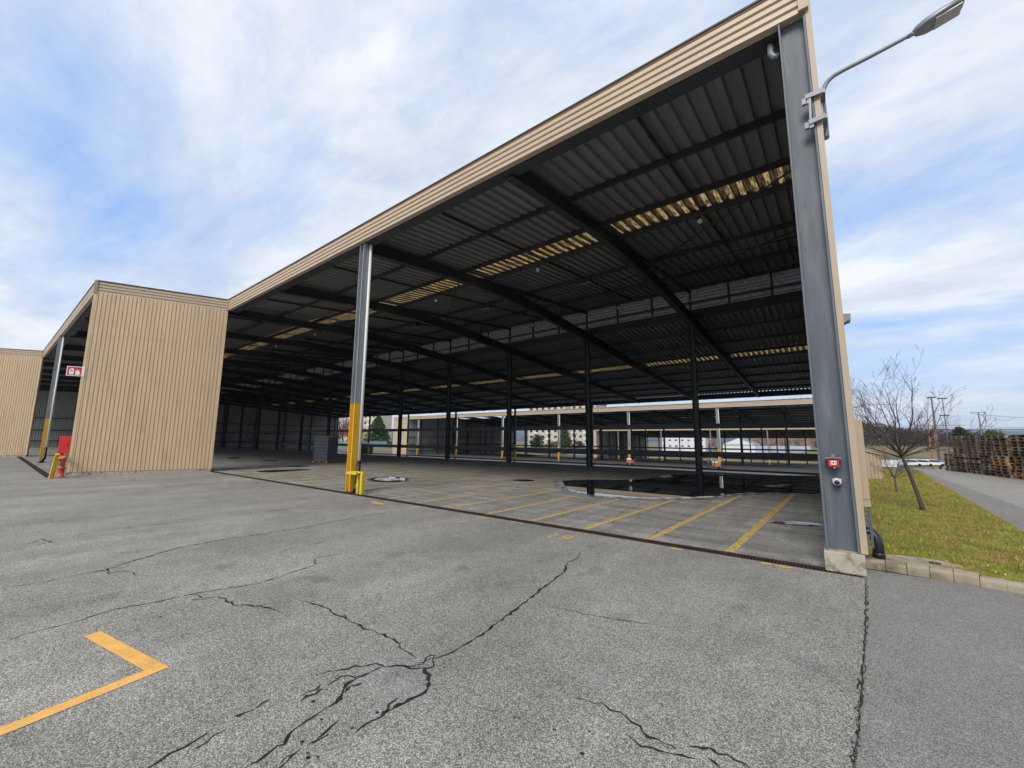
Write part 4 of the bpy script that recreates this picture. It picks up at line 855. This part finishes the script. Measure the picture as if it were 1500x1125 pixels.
# ---- pallet stacks
pm = pallet_mb(); protoA = obj('wooden_pallet', pm, M['wood']); me_old = protoA.data; me_new = me_old.copy(); me_new.materials.clear(); me_new.materials.append(M['newwood']); M['wood3'] = mat('pale_grey_wood', (.27, .235, .195), .9, var=.3, sc=2.5, fine=.2, fsc=30); me_pale = me_old.copy(); me_pale.materials.clear(); me_pale.materials.append(M['wood3'])
C.objects.unlink(protoA)
names = ['nearest', 'second', 'third', 'fourth', 'fifth', 'sixth', 'seventh', 'farthest']
dv = Vector((-.195, .98, 0)).normalized(); nn = Vector((dv.y, -dv.x, 0)); st = Vector((7.15, 26.6, 0)); np_ = 0
for rowi in range(2):
    for k in range(8):
        for tier in range(1 if k == 7 else 2):
            fresh = (rowi == 0 and tier == 0 and k in (3, 2, 0)); jx, jy = random.uniform(-.05, .05), random.uniform(-.04, .04); lean = random.uniform(-.012, .012)
            lab = '%s pallet, %s tier of the %s stack in the %s row by the road' % ('brownish' if fresh else 'weathered grey', ('lower', 'upper')[tier], names[k], ('front', 'rear')[rowi])
            for j in range(7):
                o = protoA.copy(); o.data = me_new if (fresh and random.random() < .55) else (me_pale if random.random() < .45 else me_old); C.objects.link(o)
                c_ = st + dv * (k * 1.29 + jx + .02 * random.gauss(0, 1)) + nn * (rowi * .95 + .42 + jy + lean * j + .015 * random.gauss(0, 1))
                o.location = (c_.x, c_.y, tier * 1.02 + j * .1445 + road_z(c_.y)); o.rotation_euler = (0, 0, math.atan2(dv.y, dv.x) + random.gauss(0, .015))
                tag(o, lab, 'pallet', 'pallets, %s row stack %d %s tier' % (('front', 'rear')[rowi], k + 1, ('lower', 'upper')[tier])); np_ += 1
bpy.data.objects.remove(protoA)

# ================================================================== far surroundings
def tz(x, y):                                       # height of the open ground beyond the site
    s = lambda a, b, v: (lambda t: t * t * (3 - 2 * t))(min(1, max(0, (v - a) / (b - a))))
    z = -8.6 + 3.2 * s(-8, 3, x) + (5.1 + 3.2 * (1 - s(-8, 3, x))) * s(150, 235, y) * s(-60, 10, x) + 3.5 * s(60, 140, -x - 60) * s(100, 200, y)
    z += 22 * s(260, 470, y) * s(-40, -160, -abs(x - 0) + 0) * 0
    hx = x / max(y, 1)
    z += (15 * s(.17, .0, hx) if True else 0) * s(325, 440, y) * s(-80, 0, x + 40) + .8 * math.sin(x * .03) * math.sin(y * .021)
    return z
mb = MB(); xs_ = [-900 + 30 * k for k in range(71)]; ys_ = [95 + 12 * k for k in range(20)] + [340 + 30 * k for k in range(20)]
vs = [(x, y, tz(x, y)) for y in ys_ for x in xs_]; k = len(xs_)
mb.add(vs, [(j * k + i, j * k + i + 1, (j + 1) * k + i + 1, (j + 1) * k + i) for j in range(len(ys_) - 1) for i in range(k - 1)], 0, True); struct('terrain', mb, M['bank'])
mb = MB(); mb.poly([(-9000, -300, -9.3), (9000, -300, -9.3), (9000, 9000, -9.3), (-9000, 9000, -9.3)]); struct('valley_floor', mb, M['bank'])
def hills(name, d, h0, amp, m, seed, thick):
    rs = random.Random(seed); ph = [rs.uniform(0, 6.28) for _ in range(6)]; mb = MB(); A = []; B = []; Cc = []
    for k in range(241):
        a = R(-95 + 150 * k / 240); hh = h0 + amp * (math.sin(a * 9 + ph[0]) * .5 + math.sin(a * 23 + ph[1]) * .3 + math.sin(a * 61 + ph[2]) * .12 + math.sin(a * 140 + ph[3]) * .05)
        A.append((d * math.sin(a), d * math.cos(a), -9)); B.append(((d + thick) * math.sin(a), (d + thick) * math.cos(a), hh)); Cc.append(((d + 2.2 * thick) * math.sin(a), (d + 2.2 * thick) * math.cos(a), -9))
    mb.sheet(A, B); mb.sheet(B, Cc); return struct(name, mb, m)
hills('distant_hills', 2400, 38, 12, M['far'], 3, 500); hills('far_hills', 4600, 128, 16, M['far'], 8, 900)

# ---- foliage
def leaves(mb, c, rad, n, s, rs, shell=.35, flat=1.0):
    for _ in range(n):
        a = rs.uniform(0, 6.283); u = rs.uniform(-1, 1); r = (shell + (1 - shell) * rs.random()) ** .5; q = math.sqrt(1 - u * u)
        p = Vector((c[0] + rad[0] * r * q * math.cos(a), c[1] + rad[1] * r * q * math.sin(a), c[2] + rad[2] * r * u))
        e1 = Vector((rs.gauss(0, 1), rs.gauss(0, 1), rs.gauss(0, 1) * flat)).normalized(); e2 = e1.cross(Vector((rs.gauss(0, 1), rs.gauss(0, 1), rs.gauss(0, 1)))).normalized(); k = s * rs.uniform(.6, 1.4)
        mb.add([p - e1 * k, p - e2 * k * .6, p + e1 * k, p + e2 * k * .6], [(0, 1, 2, 3)])
def tree(name, x, y, z, h, r, kind, m, label, cat='tree', seed=0, group=None):
    rs = random.Random(seed); t = thing(name, (x, y, z), label, cat, group)
    mb = MB(); mb.tube([(x, y, z), (x + .02 * h, y, z + h * .5), (x, y, z + h * .9)], [r * .09, r * .06, r * .02], 7); obj('trunk', mb, M['bark'], t); cr = MB()
    if kind == 'conifer':
        for k in range(46):
            s = (k + .5) / 46; zz = z + h * (.06 + .93 * s); rr = r * (1 - s) ** .8 + .05 * r
            for b in range(6): a = rs.uniform(0, 6.28); leaves(cr, (x + rr * .6 * math.cos(a), y + rr * .6 * math.sin(a), zz), (rr * .5, rr * .5, h * .04), 26, h * .024, rs)
    elif kind == 'round':
        for k in range(26):
            a = rs.uniform(0, 6.28); u = rs.uniform(-.6, 1); q = math.sqrt(1 - u * u) * rs.uniform(.35, .8)
            leaves(cr, (x + r * q * math.cos(a), y + r * q * math.sin(a), z + h * .55 + h * .33 * u), (r * .38, r * .38, h * .16), 90, h * .028, rs)
    else:                                             # leafless or russet crown: twigs as thin long slivers
        for k in range(9):
            a = rs.uniform(0, 6.28); el = rs.uniform(.5, 1.3); e = Vector((math.cos(a) * r, math.sin(a) * r, h * .55 * el)); b0 = Vector((x, y, z + h * rs.uniform(.18, .4)))
            cr.tube([b0, b0 + e * .5 + Vector((0, 0, .04 * h)), b0 + e * .95], [r * .05, r * .03, r * .008], 5, cap=False)
            for j in range(34):
                p = b0 + e * rs.uniform(.25, 1); v = (e.normalized() + Vector((rs.gauss(0, .6), rs.gauss(0, .6), rs.gauss(.2, .5)))).normalized() * h * rs.uniform(.06, .15); w_ = v.cross(Vector((rs.gauss(0, 1), rs.gauss(0, 1), 1))).normalized() * h * .005
                cr.add([p - w_, p + w_, p + v], [(0, 1, 2)])
        if kind == 'russet': leaves(cr, (x, y, z + h * .6), (r * .9, r * .9, h * .36), 700, h * .017, rs)
    obj('crown', cr, M[m], t); return t

# ---- buildings
def block(name, x0, x1, y, dep, z, h, wallm, roofm, floors, colsn, label, cat='building', gable=0., balcony=False, win=(.5, .5)):
    t = thing(name, ((x0 + x1) / 2, y, z), label, cat); mb = MB(); mb.box(x0, x1, y, y + dep, z, z + h); wl = obj('wall', mb, M[wallm], t)
    mb = MB()
    if gable: mb.prism([(x0 - .4, y - .4, z + h), (x1 + .4, y - .4, z + h), ((x0 + x1) / 2, y - .4, z + h + gable)], (0, dep + .8, 0)); obj('roof', mb, M[roofm], t); mb = MB(); mb.prism([(x0, y - .42, z + h), (x1, y - .42, z + h), ((x0 + x1) / 2, y - .42, z + h + gable * .93)], (0, -.1, 0)); obj('gable', mb, M[wallm], t)
    else: mb.box(x0 - .3, x1 + .3, y - .3, y + dep + .3, z + h, z + h + .5); obj('roof', mb, M[roofm], t)
    for f in range(floors):
        for c in range(colsn):
            cw = (x1 - x0) / colsn; fh = h / floors; xa = x0 + cw * (c + .5 - win[0] / 2); za = z + fh * (f + .3); mb = MB(); mb.box(xa, xa + cw * win[0], y - .05, y + .05, za, za + fh * win[1]); wd = obj('window', mb, M['white'], t)
            mb = MB(); mb.box(xa + .1, xa + cw * win[0] - .1, y - .075, y - .053, za + .1, za + fh * win[1] - .1); obj('pane', mb, M['pane'], wd)
            if balcony and c % 2: mb = MB(); mb.box(xa - .4, xa + cw * win[0] + .4, y - 1.4, y - .08, za - fh * .28, za + fh * .02); obj('balcony', mb, M['render_w'], t)
    return t
def gx(px, Y, py=648): return atY(px, py, Y).x
def tree_at(name, px, ytop, ybase, Y, wpx, kind, m, label, cat='tree', seed=0, group=None):
    a, b, c_ = atY(px, ytop, Y), atY(px, ybase, Y), atY(px + wpx / 2, ybase, Y); return tree(name, b.x, Y, b.z, a.z - b.z, c_.x - b.x, kind, m, label, cat, seed, group)
def block_at(name, p0, p1, ytop, ybase, Y, dep, *a, **k):
    q0, q1 = atY(p0, ybase, Y), atY(p1, ybase, Y); top = atY(p0, ytop, Y); return block(name, q0.x, q1.x, Y, dep, q1.z, top.z - q1.z, *a, **k)
def fence_at(p0, p1, yt, yb, Y, label):
    q0, q1 = atY(p0, yb, Y), atY(p1, yb, Y); top = atY(p0, yt, Y).z; t = thing('mesh_fence', ((q0.x + q1.x) / 2, Y, q0.z), label, 'fence')
    mb = MB(); n = int((q1.x - q0.x) / .16)
    for k in range(n): x = q0.x + (q1.x - q0.x) * (k + .5) / n; mb.box(x - .035, x + .035, Y, Y + .03, q0.z + .1, top - .05)
    mb.box(q0.x, q1.x, Y + .031, Y + .06, top - .25, top - .12); mb.box(q0.x, q1.x, Y + .031, Y + .06, q0.z + .15, q0.z + .28); obj('panel', mb, M['bluefence'], t)
    for k in range(9): x = q0.x + (q1.x - q0.x) * k / 8; mb = MB(); mb.box(x - .06, x + .06, Y - .1, Y - .01, q0.z, top + .1); obj('post', mb, M['bluefence'], t)
block_at('yellow_house', 499, 518, 630, 652, 142, 10, 'render_y', 'tile', 2, 3, 'yellow house with tiled roof behind russet shrubs beyond the near shed', 'house', gable=2.2)
block_at('apartment_block', 519, 549, 590, 652, 178, 14, 'render_c', 'greyroof', 7, 5, 'cream apartment block behind the dark conifer beyond the near shed', balcony=True)
for k, (px, yt, Yt) in enumerate(((493, 612, 126), (501, 606, 132), (510, 610, 127), (519, 616, 130))):
    tree_at('russet_tree', px, yt, 654, Yt, 13, 'russet', 'redleaf', 'russet winter tree, %s from the end of the near shed' % ['first', 'second', 'third', 'fourth'][k], seed=20 + k, group='russet trees by the blue fence')
tree_at('conifer_tree', 552, 609, 657, 112, 27, 'conifer', 'needle', 'dense dark green conifer beside the cream end of the second shed', seed=31)
fence_at(468, 566, 645, 655, 106, 'blue fence along the lawn beyond the near shed')
zl = atY(530, 655, 106).z
mb = MB(); mb.poly([(-150, 64, -2.3), (-87.5, 64, -2.3), (-87.5, 100, zl - .1), (-87.5, 215, zl - .1), (-330, 215, zl - .1), (-190, 100, zl - .1)]); struct('far_lawn', mb, M['turf'])
# middle, through the rear opening of the second shed
block_at('apartment_block', 774, 828, 596, 662, 205, 14, 'render_c', 'greyroof', 8, 6, 'cream apartment block with balconies, left of the tall conifer', balcony=True)
block_at('apartment_block', 829, 874, 594, 662, 211, 14, 'render_c', 'greyroof', 8, 5, 'cream apartment block with balconies, right of the tall conifer', balcony=True)
tree_at('spruce_tree', 827, 624, 664, 168, 26, 'conifer', 'needle', 'tall broad conifer between the two cream apartment blocks', seed=41)
tree_at('laurel_bush', 848, 645, 664, 172, 20, 'round', 'bush', 'low dark evergreen right of the tall conifer', 'shrub', seed=42)
tree_at('laurel_bush', 787, 634, 664, 165, 20, 'round', 'bush', 'dark rounded shrub at the left edge of the second opening', 'shrub', seed=43)
tree_at('laurel_bush', 806, 646, 664, 178, 22, 'round', 'olive', 'olive green low shrub between the dark shrub and the conifer', 'shrub', seed=44)
fence_at(770, 870, 655, 664, 150, 'pale blue fence in front of the apartment blocks')
# right, through the rear opening of the third shed
block_at('office_building', 969, 1034, 640, 667, 255, 20, 'render_w', 'greyroof', 3, 7, 'long white flat roofed building behind the third shed', win=(.45, .3))
block_at('gable_building', 1060, 1107, 651, 667, 235, 18, 'render_w', 'greyroof', 1, 1, 'white windowless building with a shallow gable roof', gable=3.4, win=(.02, .02))
for k, px in enumerate((1040, 1052, 1112, 1131, 1150, 1172, 1196)):
    tree_at('bare_tree', px, 637 + 2 * (k % 3), 664, 262 + 9 * (k % 3), 24, 'russet', 'redleaf', 'reddish bare tree on the slope, %s counting from the white building' % (['first', 'second', 'third', 'fourth', 'fifth', 'sixth', 'seventh'][k]), seed=60 + k, group='reddish trees behind the third shed')
for k, (px0, px1, lab) in enumerate(((1108, 1128, 'pale blue lorry trailer nearest the white gable building'), (1130, 1152, 'pale blue lorry trailer in the middle of the parked row'), (1158, 1188, 'pale blue lorry trailer behind the right-hand end of the sheds'))):
    Yt = 205 + 4 * k; A, B = atY(px0, 667, Yt), atY(px1, 667, Yt); x0, x1, zg = A.x, B.x, A.z; t = thing('lorry_trailer', ((x0 + x1) / 2, Yt, zg), lab, 'trailer', 'trailers parked behind the sheds')
    mb = MB(); mb.box(x0, x1, Yt, Yt + 2.5, zg + 1.2, zg + 4.0); obj('box_body', mb, M['trailer'], t)
    mb = MB(); mb.box(x0 + .3, x1 - .3, Yt + .2, Yt + 2.3, zg + .9, zg + 1.15); obj('chassis', mb, M['dark'], t)
    for s in (.12, .74, .84): mb = MB(); mb.tube([(x0 + (x1 - x0) * s, Yt + .1, zg + .5), (x0 + (x1 - x0) * s, Yt + .5, zg + .5)], .5, 12); obj('wheel', mb, M['tyre'], t)

# right of the shed: parked cars, houses, masts, bushes
def car(x, y, z, ang, label, m='carwhite'):
    t = thing('parked_car', (x, y, z), label, 'car', 'cars parked below the bank'); Mx = Matrix.Translation((x, y, z)) @ Matrix.Rotation(ang, 4, 'Z')
    mb = MB(); mb.prism([(-2.1, -.85, .3), (2.1, -.85, .3), (2.15, -.85, .75), (1.3, -.85, .9), (.7, -.85, 1.42), (-1.2, -.85, 1.45), (-2.0, -.85, .95)], (0, 1.7, 0)); obj('body', place(mb, Mx), M[m], t, bevel=.06)
    mb = MB(); mb.prism([(1.12, -.87, .92), (.66, -.87, 1.36), (-1.12, -.87, 1.38), (-1.75, -.87, .95)], (0, 1.74, 0)); obj('window', place(mb, Mx), M['pane'], t)
    for a in (-1.3, 1.3):
        for b in (-.9, .7): mb = MB(); mb.tube([(a, b, .32), (a, b + .2, .32)], .32, 12); obj('wheel', place(mb, Mx), M['tyre'], t)
for k, (px, lab) in enumerate(((1333, 'white car parked left of the leaning tree trunk'), (1349, 'white car parked behind the tree trunk'), (1366, 'white car parked nearest the pallet stacks'))):
    q = atY(px, 683, 124 + 2 * k); car(q.x, q.y, q.z, R(15 + 8 * k), lab)
q = atY(1300, 690, 112); t = thing('parked_lorry', (q.x, 112, -5.25), 'blue and white lorry parked behind the wing wall', 'lorry')
mb = MB(); mb.box(q.x - 2.0, q.x + 1.4, 111, 113.2, -4.0, -1.9); obj('box_body', mb, M['carwhite'], t); mb = MB(); mb.box(q.x - 2.0, q.x + 1.4, 110.95, 113.25, -4.9, -4.02); obj('skirt', mb, M['bluefence'], t)
mb = MB(); mb.box(q.x + 1.5, q.x + 3.0, 111.1, 113.1, -4.8, -2.6); cb_ = obj('cab', mb, M['bluefence'], t, bevel=.15); mb = MB(); mb.box(q.x + 1.8, q.x + 2.7, 111.0, 111.09, -3.6, -2.9); obj('window', mb, M['pane'], cb_)
for s in (-1.4, .8, 2.3): mb = MB(); mb.tube([(q.x + s, 110.9, -4.8), (q.x + s, 111.2, -4.8)], .45, 12); obj('wheel', mb, M['tyre'], t)
for k, (p0, p1, py, hh, wm, rm, lab) in enumerate(((1285, 1298, 657, 4.5, 'render_w', 'tile', 'small house with a bright orange roof on the bank'), (1257, 1266, 656, 3.0, 'render_w', 'greyroof', 'low white building at the left end of the bank'), (1268, 1282, 655, 4.5, 'greyroof', 'greyroof', 'grey house left of the orange roofed house'), (1300, 1308, 655, 3.5, 'render_c', 'tile', 'tiny cream house right of the orange roofed house'))):
    Yt = 330 + 6 * k; a, b = atY(p0, py, Yt), atY(p1, py, Yt); block('hill_house', a.x, b.x, Yt, 8, a.z - 1.2, hh + 1.2, wm, rm, 2, 3, lab, 'house', gable=2.2)
# scrubby wood on the slope
rs = random.Random(77); wd_ = MB()
for k in range(640):
    y = rs.uniform(285, 480); x = y * rs.uniform(-.01, .21); z = tz(x, y); h = rs.uniform(5, 9); leaves(wd_, (x, y, z + h * .5), (3.2, 3.2, h * .5), 26, .55, rs)
    wd_.tube([(x, y, z), (x, y, z + h)], [.2, .04], 4, cap=False)
obj('hillside_wood', wd_, M['brownwood'], kind='stuff', label='bare brown wood covering the slope behind the houses', cat='wood')
tree_at('holm_oak', 1411, 626, 668, 95, 40, 'round', 'bush', 'round dark evergreen tree rising behind the pallet stacks', seed=81)
tree_at('holm_oak', 1458, 629, 668, 100, 38, 'round', 'olive', 'flatter olive tree right of the overhead line pole', seed=82)
tree_at('holm_oak', 1473, 634, 668, 102, 22, 'round', 'bush', 'small dark tree at the right behind the pallet stacks', seed=83)
def mast(px, py0, Y, zb, r, label, name='lighting_mast', arms=()):
    a = atY(px, py0, Y); t = thing(name, (a.x, Y, zb), label, 'mast'); mb = MB(); mb.tube([(a.x, Y, zb), (a.x, Y, a.z)], [r, r * .55], 8); obj('pole', mb, M['steel'], t)
    for dz, wd in arms: mb = MB(); mb.bar((a.x - wd, Y, a.z - dz), (a.x + wd, Y, a.z - dz), .22, .28); obj('floodlight_bar', mb, M['dark'], t)
    return t, a
mast(1364, 581, 130, -7.4, .26, 'tall dark lighting mast behind the bare tree', arms=((.2, .7),))
mast(1380, 583, 150, -7.4, .16, 'thinner lighting mast with two crossbars right of the tall one', arms=((.1, .9), (4.5, .9)))
t, a = mast(1433, 604, 110, -7.2, .17, 'slanting dark overhead line pole with a square bracket', 'catenary_pole')
mb = MB(); b = atY(1421, 604, 110); c_ = atY(1443, 604, 110); mb.tube([b, c_], .05, 6); e_ = atY(1443.5, 612, 110); f_ = atY(1437, 625, 110); mb.tube([c_, e_, f_], .05, 6); obj('bracket', mb, M['dark'], t)
t = thing('overhead_wire', atY(1470, 610, 110), 'thin overhead railway wires running right from the line pole', 'wire')
mb = MB(); A, B = atY(1421, 606, 110), atY(1560, 612, 125); mb.tube([A, (A + B) / 2 - Vector((0, 0, .35)), B], .03, 5); obj('wire', mb, M['dark'], t)
mb = MB(); A, B = atY(1437, 625, 110), atY(1560, 628, 125); mb.tube([A, B], .02, 5); obj('wire', mb, M['dark'], t)
# crane mast, orange lattice
a = atY(1362, 614, 160); b = atY(1362, 655, 160); t = thing('lattice_crane', (a.x, 160, -7.5), 'orange lattice crane mast behind the bare tree', 'crane')
mb = MB(); s = .55; k = 0; z = -7.5
for dx in (-s, s):
    for dy in (-s, s): mb.tube([(a.x + dx, 160 + dy, z), (a.x + dx, 160 + dy, a.z)], .05, 5)
while z < a.z - 1.1:
    q = 1 if k % 2 else -1; mb.tube([(a.x - s * q, 160 - s, z), (a.x + s * q, 160 - s, z + 1.1)], .05, 4); mb.tube([(a.x - s, 160 - s * q, z), (a.x - s, 160 + s * q, z + 1.1)], .05, 4); z += 1.1; k += 1
obj('tower', mb, M['orange'], t)
mb = MB(); c_ = atY(1332, 622, 160); mb.bar((c_.x, 160, a.z - 1.8), (a.x + 6.5, 160, a.z - 1.8), .14, .18); obj('jib', mb, M['orange'], t)
# bent wire/branch beside the trim: service cable from the shed to a far pole
t = thing('service_cable', (.3, 14, 4), 'dark service cable leaving the end wall towards the right', 'cable')
mb = MB(); A = atY(1240, 600, 13); B = atY(1269, 592, 16); mb.tube([Vector((.2, A.y, A.z)), (A + B) / 2 - Vector((0, 0, .02)), B, B + Vector((.9, 2.2, .1))], .008, 6); obj('wire', mb, M['black'], t)
hz_ = MB(); hz_.box(-9500, 9500, -400, 9500, -10.4, 175)
hm = bpy.data.materials.new('haze'); hm.use_nodes = True; hn = hm.node_tree.nodes; hn.remove(hn['Principled BSDF']); pv = hn.new('ShaderNodeVolumePrincipled')
pv.inputs['Color'].default_value = (.55, .72, .95, 1); pv.inputs['Density'].default_value = .0001; hm.node_tree.links.new(pv.outputs[0], hn['Material Output'].inputs['Volume'])
obj('haze', hz_, hm, kind='stuff', label='thin blue haze lying over the far valley and hills', cat='haze')
print('pallets', np_, 'objects', len(S.objects))
